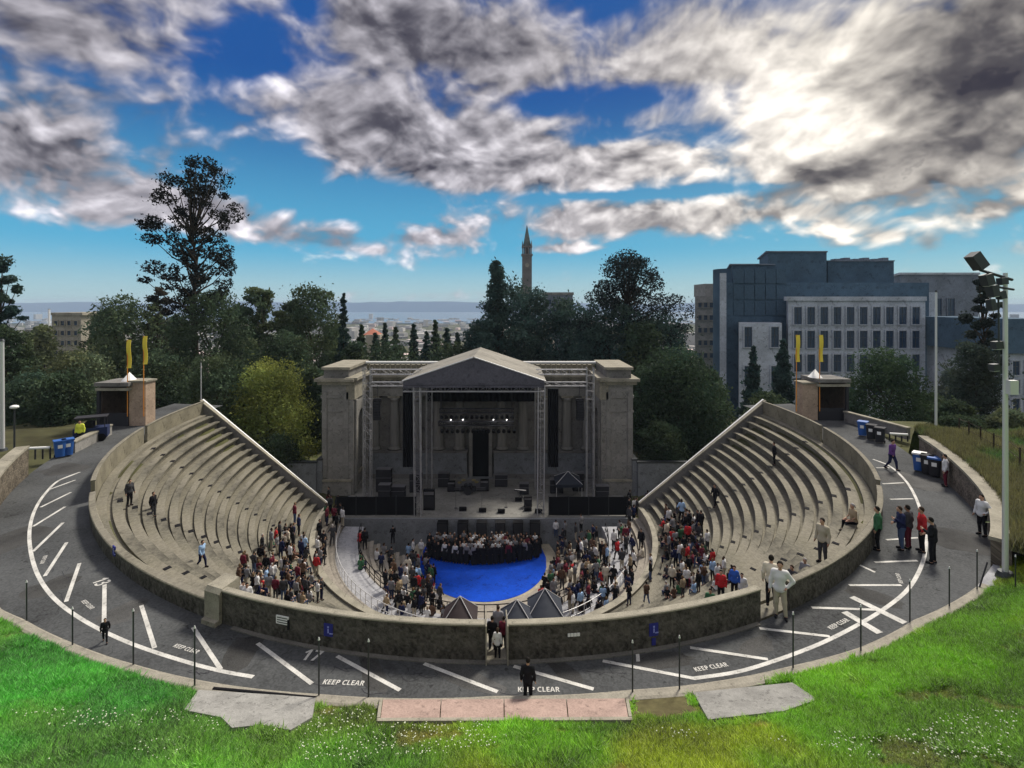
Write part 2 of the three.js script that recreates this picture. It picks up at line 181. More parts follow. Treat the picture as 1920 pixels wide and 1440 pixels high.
for (const [a, b, c, d] of [[150, 885, 112, 900], [141, 900, 92, 918], [133, 923, 76, 951], [122, 950, 62, 987], [118, 980, 62, 1034], [125, 1017, 84, 1080], [149, 1056, 124, 1128], [196, 1096, 195, 1176], [265, 1135, 290, 1215], [362, 1176, 414, 1255], [483, 1206, 585, 1282], [632, 1230, 750, 1294], [795, 1244, 933, 1297], [963, 1249, 1113, 1292], [1130, 1239, 1302, 1272], [1294, 1214, 1440, 1236], [1424, 1178, 1556, 1193], [1522, 1139, 1640, 1143], [1592, 1097, 1690, 1097], [1640, 1054, 1720, 1051], [1662, 1012, 1722, 1008], [1669, 936, 1712, 935], [1655, 907, 1695, 905], [1643, 877, 1668, 877]]) mesh('parking_line', strip([onGround(a, b, MARKY + 0.004), onGround(c, d, MARKY + 0.004)], 0.12), M.paint, road);
for (const [a, b, c, d] of [[1597, 1119, 1697, 1168], [1583, 1147, 1650, 1187]]) mesh('hatch_line', strip([onGround(a, b, MARKY + 0.008), onGround(c, d, MARKY + 0.008)], 0.26), M.paint, road);
mesh('line_end_patch', strip([onGround(300, 1271, 0.004), onGround(332, 1284, 0.004)].map((p) => p), 0.02), M.paint, road);
const font = await new FontLoader().loadAsync('fonts/droid/droid_sans_bold.typeface.json');
function groundText(name, text, px, py, width, turn, y = 0.008) { const g = new THREE.ShapeGeometry(font.generateShapes(text, 1), 3); g.computeBoundingBox(); const w = g.boundingBox.max.x; g.translate(-w / 2, 0, 0); g.rotateX(-Math.PI / 2); const s = width / w; g.scale(s, 1, s * 1.25); g.rotateY(turn); const p = onGround(px, py, y); g.translate(p.x, p.y, p.z); return mesh(name, g, M.paint, road); }
groundText('road_lettering', 'KEEP CLEAR', 642, 1284, 1.12, -0.05); groundText('road_lettering', 'KEEP CLEAR', 1010, 1297, 1.1, 0.0); groundText('road_lettering', 'KEEP CLEAR', 1336, 1254, 1.02, 0.22); groundText('road_lettering', 'KEEP CLEAR', 345, 1219, 0.95, -0.35); groundText('road_lettering', 'KEEP CLEAR', 160, 1135, 0.85, -0.6); groundText('road_lettering', 'KEEP CLEAR', 1577, 1172, 1.0, 0.5); groundText('road_lettering', 'KEEP CLEAR', 1690, 1085, 0.8, 1.1); groundText('road_lettering', 'KEEP CLEAR', 78, 1050, 0.8, -1.0);
groundText('bay_number', '17', 578, 1238, 0.55, -0.1); groundText('bay_number', '7', 1200, 1240, 0.35, 0.15); groundText('bay_number', '13', 176, 1095, 0.55, -0.7); groundText('bay_number', '7', 1642, 1072, 0.4, 0.7);
{ // patched and cracked places in the asphalt
  const R = rng(61), pm = [0.08, 0.09, 0.125].map((k) => mat(k, k, k, { map: rep(texAsphalt, 3), roughness: 0.95 })); [[455, 1222, 1.0, 0.5], [700, 1262, 0.9, 0.35], [870, 1268, 1.3, 0.4], [1060, 1262, 0.8, 0.3], [1245, 1238, 1.0, 0.35], [1420, 1210, 0.8, 0.4], [30, 1010, 1.8, 1.2], [95, 1100, 1.0, 0.7], [230, 1150, 0.9, 0.6], [1790, 1010, 1.6, 1.4], [1640, 1120, 0.9, 0.5], [1700, 900, 1.8, 1.5], [120, 880, 1.6, 1.3]].forEach(([px, py, w, d], i) => { const c = onGround(px, py, 0.003), s = new THREE.Shape(), n = 14; for (let k = 0; k <= n; k++) { const a = k / n * 6.283, q = 0.72 + 0.4 * hsh(k % n + i * 19, i), x = Math.cos(a) * w * q, y = Math.sin(a) * d * q; k ? s.lineTo(x, y) : s.moveTo(x, y); } const g = new THREE.ShapeGeometry(s); g.rotateX(-Math.PI / 2); g.rotateY(R() * 3); g.translate(c.x, c.y, c.z); mesh('road_patch', g, pm[i % 3], road); });
  for (let i = 0; i < 26; i++) { const f = lerp(-75, 75, R()) * DEG, r0 = lerp(1.035, rout(f) - 0.005, R()), pts = []; let ff = f, rr = r0; for (let k = 0; k < 14; k++) { pts.push(P(rr, ff, 0.0035)); ff += (R() - 0.3) * 0.018 * (i % 2 ? 1 : -1); rr = Math.min(rout(ff) - 0.004, Math.max(1.033, rr + (R() - 0.5) * 0.008)); } mesh('road_crack', strip(pts, 0.022), M.dark, road); }
}
// pale lip between road and lawn
struct('curb', sweep([[0, -0.3], [0.011, -0.3], [0.011, 0.10], [0.0085, 0.125], [0.002, 0.125], [0, 0.10]], -52 * DEG, 37.5 * DEG, 120, (r, f) => rout(f) + r), M.curb);
struct('wall_footing', sweep([[1.0265, -0.1], [1.0315, -0.1], [1.0315, 0.03], [1.0265, 0.035]], -17.8 * DEG, 19 * DEG, 60), M.footing);

// lawn
const LS = 0.30;
function lawnY(x, z) { const [r, f] = inv(x, z), e = (r - rout(f) - 0.011) * lerp(32.2, 27, Math.abs(Math.sin(f))); return 0.06 + Math.max(0, e) * LS + (fbm(x * 0.5, z * 0.5, 3) - 0.5) * 0.35 * sstep(0.2, 2, e); }
struct('lawn', sheet(150, 60, (u, v) => { const f = lerp(-56, 44, u) * DEG, p = P(rout(f) + 0.0105 + v * v * 1.3, f, 0); p.y = lawnY(p.x, p.z); return p; }), M.lawn);
const SLABS = [[[366, 1296], [598, 1306], [588, 1356], [547, 1382], [490, 1373], [433, 1379], [411, 1358], [340, 1343]], [[1294, 1300], [1488, 1280], [1534, 1321], [1470, 1347], [1328, 1362]], [[1190, 1312], [1284, 1302], [1310, 1340], [1240, 1348], [1188, 1348]], [[702, 1300], [1186, 1300], [1190, 1364], [700, 1365]]];
const onLawn = (px, py) => { for (let t = 8; t < 30; t += 0.01) { const x = (px - 960) / FOC * t, y = EYE - (py - HOR) / FOC * t; if (y < lawnY(x, -t)) return V(x, y, -t); } return onGround(px, py); };
{ // the slabs let into the lawn
  const slab = (name, label, px, m, th) => { const q = px.map(([a, b]) => onLawn(a, b)), top = q.map((p) => V(p.x, p.y + th, p.z)); const tris = THREE.ShapeUtils.triangulateShape(q.map((p) => new THREE.Vector2(p.x, -p.z)), []); const pos = [], uv = []; const put = (p) => { pos.push(p.x, p.y, p.z); uv.push(p.x, p.z); }; for (const t of tris) for (const k of t) put(top[k]); q.forEach((p, i) => { const j = (i + 1) % q.length, a = V(p.x, p.y - 0.3, p.z), b = V(q[j].x, q[j].y - 0.3, q[j].z); [a, b, top[j], a, top[j], top[i]].forEach(put); }); const g = new THREE.BufferGeometry(); g.setAttribute('position', new THREE.Float32BufferAttribute(pos, 3)); g.setAttribute('uv', new THREE.Float32BufferAttribute(uv, 2)); g.computeVertexNormals(); const o = mesh(numbered(name), g, m, scene); tag(o, label, 'slab'); return o; };
  slab('concrete_slab', 'worn grey concrete slab with a ragged edge left of the pink slab', [[372, 1300], [592, 1314], [585, 1352], [545, 1376], [490, 1366], [435, 1372], [415, 1352], [345, 1338]], concrete(0.36, 0.36, 0.35, 1.2), 0.09);
  slab('concrete_slab', 'grey gravelled concrete slab in the lawn right of the pink slab', [[1300, 1305], [1485, 1286], [1533, 1318], [1470, 1340], [1328, 1356]], concrete(0.33, 0.33, 0.32, 1.2), 0.09);
  slab('soil_patch', 'bare brown earth patch beside the right end of the pink slab', [[1190, 1316], [1285, 1306], [1315, 1345], [1240, 1352], [1186, 1352]], M.soil, 0.03);
  const A = onLawn(712, 1316), B = onLawn(1178, 1314), C = onLawn(1186, 1357), D = onLawn(706, 1359), o = thing('pink_slab', 'long pink paving slab with pale edges along the foot of the lawn', 'slab');
  const quad = (u0, u1, v0, v1, th, lift) => { const f = (u, v) => A.clone().lerp(B, u).lerp(D.clone().lerp(C, u), v); const g = new THREE.BoxGeometry(1, 1, 1), p = g.attributes.position, uvs = g.attributes.uv; for (let i = 0; i < p.count; i++) { const q = f(p.getX(i) > 0 ? u1 : u0, p.getZ(i) > 0 ? v1 : v0); const y = q.y + lift + (p.getY(i) > 0 ? th : -0.25); p.setXYZ(i, q.x, y, q.z); uvs.setXY(i, q.x, q.z); } g.computeVertexNormals(); return g; };
  for (const [a, b] of [[0.014, 0.245], [0.249, 0.497], [0.501, 0.748], [0.752, 0.986]]) mesh('panel', quad(a, b, 0.02, 0.86, 0.07, 0), M.pink, o);
  mesh('edge_strip', quad(0, 1, 0.87, 1, 0.09, 0), M.coping, o); mesh('edge_strip', quad(0, 0.012, 0, 0.868, 0.10, 0), M.coping, o); mesh('edge_strip', quad(0.988, 1, 0, 0.868, 0.10, 0), M.coping, o);
}
{ // a drain slot under the curb above the left slab
  const L = [[400, 1296], [592, 1314], [592, 1319], [398, 1303]]; const q = L.map(([a, b]) => onLawn(a, b)); const g = rod(q[0].clone().setY(0.1), q[1].clone().setY(0.1), 0.06, 0.06, 6); tag(mesh('drain_pipe', g, M.black, scene), 'thin black drain pipe lying along the curb above the left slab', 'pipe');
}
{ // grass blades
  const R = rng(11), pos = [], nor = []; for (let i = 0; i < 9; i++) { const a = R() * 6.28, h = 0.05 + R() * 0.085, lean = 0.03 + R() * 0.09, x = (R() - 0.5) * 0.15, z = (R() - 0.5) * 0.15, w = 0.010, c = Math.cos(a), s = Math.sin(a); pos.push(x - s * w, 0, z + c * w, x + s * w, 0, z - c * w, x + c * lean, h, z + s * lean); }
  const g = new THREE.BufferGeometry(); g.setAttribute('position', new THREE.Float32BufferAttribute(pos, 3)); g.computeVertexNormals();
  const spots = []; const slabHit = (x, z) => { const d = -z, px = x / d * FOC + 960, py = HOR + (EYE - lawnY(x, z)) / d * FOC; return SLABS.some((L) => { let c = false; for (let i = 0, j = L.length - 1; i < L.length; j = i++) { const [a, b] = L[i], [p, q] = L[j]; if ((b > py) !== (q > py) && px < (p - a) * (py - b) / (q - b) + a) c = !c; } return c; }); };
  const N = 200000; while (spots.length < N) { const f = lerp(-54, 43.5, R()) * DEG, k = R(), p = P(rout(f) + 0.012 + 0.34 * k, f, 0), d = -p.z; if (d < 8.5) continue; p.y = lawnY(p.x, p.z); if (HOR + (EYE - p.y) / d * FOC > 1500 || Math.abs(p.x) > d * 1.4) continue; if (slabHit(p.x, p.z)) continue; spots.push(p); }
  const im = new THREE.InstancedMesh(g, new THREE.MeshPhysicalMaterial({ roughness: 0.8, side: THREE.DoubleSide, transmission: 0.45, thickness: 0 }), spots.length), T = new THREE.Matrix4(), q = new THREE.Quaternion(), c = new THREE.Color();
  spots.forEach((p, i) => { const patch = fbm(p.x * 0.35 + 7, p.z * 0.5, 4), side = sstep(1, -9, p.x); q.setFromAxisAngle(QY, R() * 6.28); const tus = sstep(0.62, 0.72, fbm(p.x * 1.7 + 9, p.z * 1.7, 3)), s = (0.6 + R() * 0.8 + patch * 0.5) * (0.85 + tus * 0.38) * (1 - 0.5 * sstep(0.38, 0.28, fbm(p.x * 0.9 + 40, p.z * 1.1, 4))); T.compose(p, q, V(s * 1.2, s, s * 1.2)); im.setMatrixAt(i, T); const worn = sstep(0.36, 0.26, fbm(p.x * 0.9 + 40, p.z * 1.1, 4)), k = 0.35 + 0.95 * R() + (patch - 0.5) * 1.3, yel = sstep(0.46, 0.66, fbm(p.x * 0.25 + 3, p.z * 0.3 + 8, 3)) * (1 - side * 0.5); c.setRGB((0.235 + 0.17 * yel - 0.12 * side + 0.1 * worn) * k, (0.52 - 0.1 * worn) * k, (0.006 + 0.045 * side + 0.03 * worn) * k); im.setColorAt(i, c); });
  im.name = 'grass_blades'; im.userData.kind = 'stuff'; im.receiveShadow = true; scene.add(im);
  const fg = new THREE.IcosahedronGeometry(0.014, 0), fl = []; while (fl.length < 800) { const px = 20 + R() * 1890, py = 1340 + R() * 95; if (fbm(px * 0.006 + 5, py * 0.02, 3) < 0.55 + 0.05 * R() - 0.13 * Math.exp(-Math.pow((px - 800) / 280, 2))) continue; const p = onLawn(px, py); if (slabHit(p.x, p.z)) continue; fl.push(V(p.x, p.y + 0.11 + 0.06 * R(), p.z)); }
  const fm = new THREE.InstancedMesh(fg, mat(0.62, 0.66, 0.5), fl.length); fl.forEach((p, i) => { T.compose(p, q.identity(), V(1, 0.6, 1).multiplyScalar(0.7 + R() * 0.7)); fm.setMatrixAt(i, T); }); fm.name = 'clover_blossom'; fm.userData.kind = 'stuff'; scene.add(fm);
}
// the hillside right of the road, behind its wall, and the paved corner at the foot of the lamp mast
const bankAt = (u, v) => { const f = lerp(40.5, 74, u) * DEG, b = rout(f) + 0.018, p = P(b + v * 0.75, f, 0); p.y = lerp(1.02, 1.55, u) + v * 1.2 - sstep(0.5, 1, v) * 3 - sstep(0.93, 1, u) * 2.2 + (fbm(p.x * 0.3, p.z * 0.3, 4) - 0.5) * 0.9 * sstep(0, 0.1, v); return p; };
struct('hillside', sheet(60, 24, bankAt), M.bank);
{ // rough grass on the hillside
  const R = rng(17), pos = []; for (let i = 0; i < 8; i++) { const a = R() * 6.28, h = 0.14 + R() * 0.22, x = (R() - 0.5) * 0.3, z = (R() - 0.5) * 0.3, w = 0.02, c = Math.cos(a), q = Math.sin(a); pos.push(x - q * w, 0, z + c * w, x + q * w, 0, z - c * w, x + c * 0.12, h, z + q * 0.12); } const g = new THREE.BufferGeometry(); g.setAttribute('position', new THREE.Float32BufferAttribute(pos, 3)); g.computeVertexNormals();
  const N = 26000, im = new THREE.InstancedMesh(g, new THREE.MeshPhysicalMaterial({ roughness: 0.9, side: THREE.DoubleSide, transmission: 0.4, thickness: 0 }), N), T = new THREE.Matrix4(), q = new THREE.Quaternion(), c = new THREE.Color(); for (let i = 0; i < N; i++) { const p = bankAt(R() * 0.93, 0.005 + R() * R() * 0.7), dry = sstep(0.42, 0.6, fbm(p.x * 0.25, p.z * 0.25 + 4, 4)), k = 0.5 + R() * 0.9, sc = 0.6 + R(); q.setFromAxisAngle(QY, R() * 6.28); T.compose(p, q, V(sc, sc * (0.6 + 0.8 * dry), sc)); im.setMatrixAt(i, T); c.setRGB((0.085 + 0.09 * dry) * k, (0.20 - 0.03 * dry) * k, (0.035 + 0.03 * dry) * k); im.setColorAt(i, c); } im.name = 'rough_grass'; im.userData.kind = 'stuff'; scene.add(im);
  const o = thing('wire_fence', 'brownish post and wire fence on the hillside behind the right stone wall', 'fence'); const A = []; for (let k = 0; k <= 9; k++) { const u = lerp(0.88, 0.30, k / 9), p = bankAt(u, 0.10); A.push(p); mesh('post', rod(p.clone().setY(p.y - 0.1), p.clone().setY(p.y + 1.15), 0.045, 0.04, 6), M.bark, o); } for (const h of [1.05, 0.55]) { const w = []; for (let k = 0; k < 9; k++) w.push(rod(A[k].clone().setY(A[k].y + h), A[k + 1].clone().setY(A[k + 1].y + h), 0.018, 0.018, 4)); mesh('wire', merge(w), M.bark, o); }
}
{ const pts = [[1832, 1106], [1862, 1064], [1900, 1030], [1990, 1030], [1990, 1118], [1905, 1118]].map(([a, b]) => onGround(a, b)); const s = new THREE.Shape(pts.map((p) => new THREE.Vector2(p.x, -p.z))); const g = new THREE.ExtrudeGeometry(s, { depth: 0.42, bevelEnabled: false }); g.rotateX(-Math.PI / 2); g.translate(0, -0.3, 0); struct('paved_corner', g, M.walk); }

// ---------------------------------------------------------------- seating terraces
const upper = thing('upper_terrace', 'steep horseshoe terrace of curved concrete seat rows below the road wall', 'seating terrace');
const PA = 91.5 * DEG;
const AISLES = [-71, -50, -30, 37, 54, 74.5];
for (let i = 0; i < NR; i++) {
  const ro = R1 - i * DR, ri = ro - DR, y = rowY(i), bot = y - RISE - 0.12, seat = ri + DR * 0.66;
  // bench proud of a sunk footway, with a small nosing
  const row = mesh('seat_row', sweep([[ri + 0.0112, bot], [ro + 0.0105, bot], [ro + 0.0105, y - 0.12], [seat, y - 0.12], [seat, y], [ri, y], [ri, y - 0.09], [ri + 0.0112, y - 0.11]], -PA, PA, 90), M.seat, upper);
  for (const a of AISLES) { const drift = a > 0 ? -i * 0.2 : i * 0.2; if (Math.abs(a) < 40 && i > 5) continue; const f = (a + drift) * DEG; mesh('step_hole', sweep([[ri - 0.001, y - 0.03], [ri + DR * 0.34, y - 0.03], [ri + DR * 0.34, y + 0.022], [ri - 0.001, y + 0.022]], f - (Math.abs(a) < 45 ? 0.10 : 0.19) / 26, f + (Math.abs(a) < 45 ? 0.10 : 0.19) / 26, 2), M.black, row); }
}
{ // top walk behind the parapet
  mesh('top_walk', sweep([[R1, -1.2], [1.019, -1.2], [1.019, -0.12], [R1, -0.12]], -PA, PA, 90), M.seat, upper);
}
// the road wall, in pieces between its openings
const WALLH = 1.05;
function wallPiece(name, label, a, b, top = WALLH, r0 = 1.0205, r1 = 1.027, m = M.parapet, cm2 = M.coping, th = 0.06) { const n = Math.max(4, Math.round(Math.abs(b - a) / 1.5)); const o = thing(name, label, 'wall'); mesh('wall_face', sweep([[r0, -1.3], [r1, -1.3], [r1, top - th - 0.002], [r0, top - th - 0.002]], a * DEG, b * DEG, n), m, o); mesh('coping', sweep([[r0 - 0.001, top - th], [r1 + 0.001, top - th], [r1 + 0.001, top - 0.02], [r1, top], [r0, top], [r0 - 0.001, top - 0.02]], a * DEG, b * DEG, n), cm2, o); return o; }
const wallL = wallPiece('road_wall', 'dark rough stone parapet left of the middle gate, white plaque on it', -18.84, -0.28);
const wallR = wallPiece('road_wall', 'dark rough stone parapet right of the middle gate, small white notice on it', 1.12, 19.3);
wallPiece('road_wall', 'parapet between the stair pier and the left row of parking bays', -49.6, -20.26, 0.62, 1.019, 1.027, M.parapet, M.seat);
wallPiece('road_wall', 'parapet right of the man in white, curving past the standing visitors', 22.3, 49.8, 0.92, 1.0205, 1.027, M.parapet, M.seat);
wallPiece('road_wall', 'low parapet at the left bend between two dark openings', -73.6, -50.6, 1.05, 1.0205, 1.027, M.rim, M.seat);
wallPiece('road_wall', 'low parapet at the right bend next to the far parking bays', 50.8, 73.8, 1.05, 1.0205, 1.027, M.rim, M.seat);
wallPiece('road_wall', 'parapet at the far left end running up to the left peak', -92, -74.7, 1.05, 1.0205, 1.027, M.rim, M.seat);
wallPiece('road_wall', 'parapet at the far right end running up to the right peak', 74.8, 92, 1.05, 1.0205, 1.027, M.rim, M.seat);
{ // pier and steps at the two side openings
  const o = thing('stair_pier', 'pale concrete stair pier at the gap in the left parapet', 'pier'); mesh('pier_block', sweep([[1.002, -1.2], [1.031, -1.2], [1.031, 0.95], [1.027, 1.07], [1.002, 1.07]], -20.25 * DEG, -18.85 * DEG, 4), M.coping, o); for (let k = 0; k < 1; k++) mesh('step', sweep([[1.031, -0.2], [1.036, -0.2], [1.036, 0.14], [1.031, 0.14]], -20.2 * DEG, -18.9 * DEG, 3), M.coping, o);
  const g = thing('gate_steps', 'narrow concrete steps in the middle gate of the parapet', 'steps'); for (let k = 0; k < 6; k++) mesh('step', sweep([[0.985 + 0.007 * k, -1.2], [0.992 + 0.007 * k, -1.2], [0.992 + 0.007 * k, -0.12 + 0.028 * k], [0.985 + 0.007 * k, -0.12 + 0.028 * k]].map(([r, y]) => [r + 0.001, y + 0.01]), -0.2 * DEG, 1.04 * DEG, 3), M.coping, g); for (const [a, b] of [[-0.28, -0.2], [1.05, 1.12]]) mesh('jamb', sweep([[1.008, -0.2], [1.033, -0.2], [1.033, 1.09], [1.008, 1.09]], a * DEG, b * DEG, 2), M.coping, g);
}
// wing walls at both ends of the horseshoe
for (const s of [-1, 1]) {
  const o = thing('wing_wall', s < 0 ? 'sloping end wall with a pale coping at the left end of the seats' : 'sloping end wall with a pale coping at the right end of the seats', 'wall');
  const f = PA + 0.004, seg = 18, A = [], top = (r) => lerp(-8.05, 1.12, (r - 0.57) / (1.03 - 0.57));
  const prism = (r0, r1, b0, b1, t0, t1, f0, f1) => { const q = (r, ff, y) => P(r, s * ff, y); const v = [q(r0, f0, b0), q(r1, f0, b1), q(r1, f0, t1), q(r0, f0, t0), q(r0, f1, b0), q(r1, f1, b1), q(r1, f1, t1), q(r0, f1, t0)]; const F = [[0, 1, 2, 3], [5, 4, 7, 6], [3, 2, 6, 7], [1, 5, 6, 2], [4, 0, 3, 7], [4, 5, 1, 0]]; const pos = [], uv = []; for (const [a, b, c, d] of F) for (const k of s > 0 ? [a, c, b, a, d, c] : [a, b, c, a, c, d]) { pos.push(v[k].x, v[k].y, v[k].z); uv.push(v[k].x + v[k].z, v[k].y + v[k].z * 0.3); } const g = new THREE.BufferGeometry(); g.setAttribute('position', new THREE.Float32BufferAttribute(pos, 3)); g.setAttribute('uv', new THREE.Float32BufferAttribute(uv, 2)); g.computeVertexNormals(); return g; };
  mesh('wall_face', prism(0.568, 1.03, -11, -3, top(0.568) - 0.12, top(1.03) - 0.12, f, f + 0.016), M.stageDark, o);
  mesh('coping', prism(0.566, 1.032, top(0.566) - 0.118, top(1.032) - 0.118, top(0.566), top(1.032), f - 0.002, f + 0.0113), M.coping, o); mesh('coping_edge', prism(0.566, 1.032, top(0.566) - 0.112, top(1.032) - 0.112, top(0.566) + 0.02, top(1.032) + 0.02, f + 0.0115, f + 0.0175), M.white, o);
}
// wall and lower benches below the upper terrace, cross aisle, lower tier, orchestra
const mid = thing('middle_wall', 'curved low wall with a pale top below the upper terrace', 'wall');
mesh('wall_face', sweep([[0.5605, -11], [0.5735, -11], [0.5735, -8.55], [0.5605, -8.55]], -PA, PA, 80), M.lowSeat, mid); mesh('coping', sweep([[0.559, -8.548], [0.575, -8.548], [0.575, -8.44], [0.559, -8.44]], -PA, PA, 80), M.coping, mid);
const lower = thing('lower_terrace', 'shallow curved terrace of narrow seat rows round the blue floor', 'seating terrace');
for (let k = 0; k < LOWN; k++) { const ro = 0.56 - k * 0.02; mesh('seat_row', sweep([[ro - 0.0195, -11], [ro, -11], [ro, -9.45 - 0.25 * k], [ro - 0.0195, -9.45 - 0.25 * k]], -PA, PA, 80), M.lowSeat, lower); }
for (let k = 0; k < TIERN; k++) { const w = (TR1 - TR0) / TIERN, ro = TR1 - k * w, ri = ro - w, y = -10.45 - TIERRISE * k; mesh('seat_row', sweep([[ri + 0.0025, -13.2], [ro + 0.002, -13.2], [ro + 0.002, y - 0.06], [ri + w * 0.55, y - 0.06], [ri + w * 0.55, y], [ri, y], [ri, y - 0.08], [ri + 0.0025, y - 0.1]], -84 * DEG, 84 * DEG, 80), M.lowSeat, lower); }
struct('cross_aisle', sweep([[0.427, -11.2], [0.499, -11.2], [0.499, RINGY], [0.427, RINGY]], -PA, PA, 80), M.walk);
struct('orchestra_floor', sheet(64, 2, (u, v) => P(0.262 * v, (u * 2 - 1) * Math.PI, -12.8)), M.sand);
{ const o = thing('blue_carpet', 'round bright blue carpet in front of the stage', 'carpet'), N = 11, rc = 0.224; for (let k = 0; k < N; k++) { const u0 = -1 + 2 * k / N - 0.0005, u1 = -1 + 2 * (k + 1) / N + 0.0005, lift = (k % 2) * 0.004; const g = sheet(6, 24, (u, v) => { const q = lerp(u0, u1, u), h = Math.sqrt(Math.max(0, 1 - q * q)), w = lerp(-h, h, v), p = P(rc * Math.hypot(q, w), Math.atan2(q, w), 0); p.y = -12.78 + lift + 0.006 * Math.sin(w * 9 + k * 2); return p; }); const m = M.blue.clone(); m.color.multiplyScalar(0.95 + 0.1 * hsh(k * 7, 3)); mesh('carpet_strip', g, m, o); } }
{ // dark railing on the inner edge of the cross aisle, pale rails on its outer edge
  const o = thing('aisle_railing', 'black railing along the inner edge of the cross aisle', 'railing'); const pts = [], R = []; for (let i = 0; i <= 40; i++) pts.push(P(0.428, lerp(-86, 86, i / 40) * DEG, RINGY)); for (let i = 0; i < 40; i++) { R.push(rod(pts[i].clone().setY(RINGY + 0.9), pts[i + 1].clone().setY(RINGY + 0.9), 0.035, 0.035, 5), rod(pts[i].clone().setY(RINGY + 0.45), pts[i + 1].clone().setY(RINGY + 0.45), 0.03, 0.03, 5)); } mesh('rail', merge(R), M.black, o); for (const p of pts) mesh('post', rod(p, p.clone().setY(RINGY + 0.92), 0.03, 0.03, 5), M.black, o);
  const w = thing('aisle_railing', 'pale ladder-like railing along the outer edge of the cross aisle', 'railing'); const q = [], S = []; for (let i = 0; i <= 60; i++) q.push(P(0.497, lerp(-84, 84, i / 60) * DEG, RINGY)); for (let i = 0; i < 60; i++) S.push(rod(q[i].clone().setY(RINGY + 0.95), q[i + 1].clone().setY(RINGY + 0.95), 0.025, 0.025, 5), rod(q[i].clone().setY(RINGY + 0.5), q[i + 1].clone().setY(RINGY + 0.5), 0.02, 0.02, 5)); mesh('rail', merge(S), M.rail, w); for (const p of q) mesh('post', rod(p, p.clone().setY(RINGY + 0.96), 0.022, 0.022, 5), M.rail, w);
}

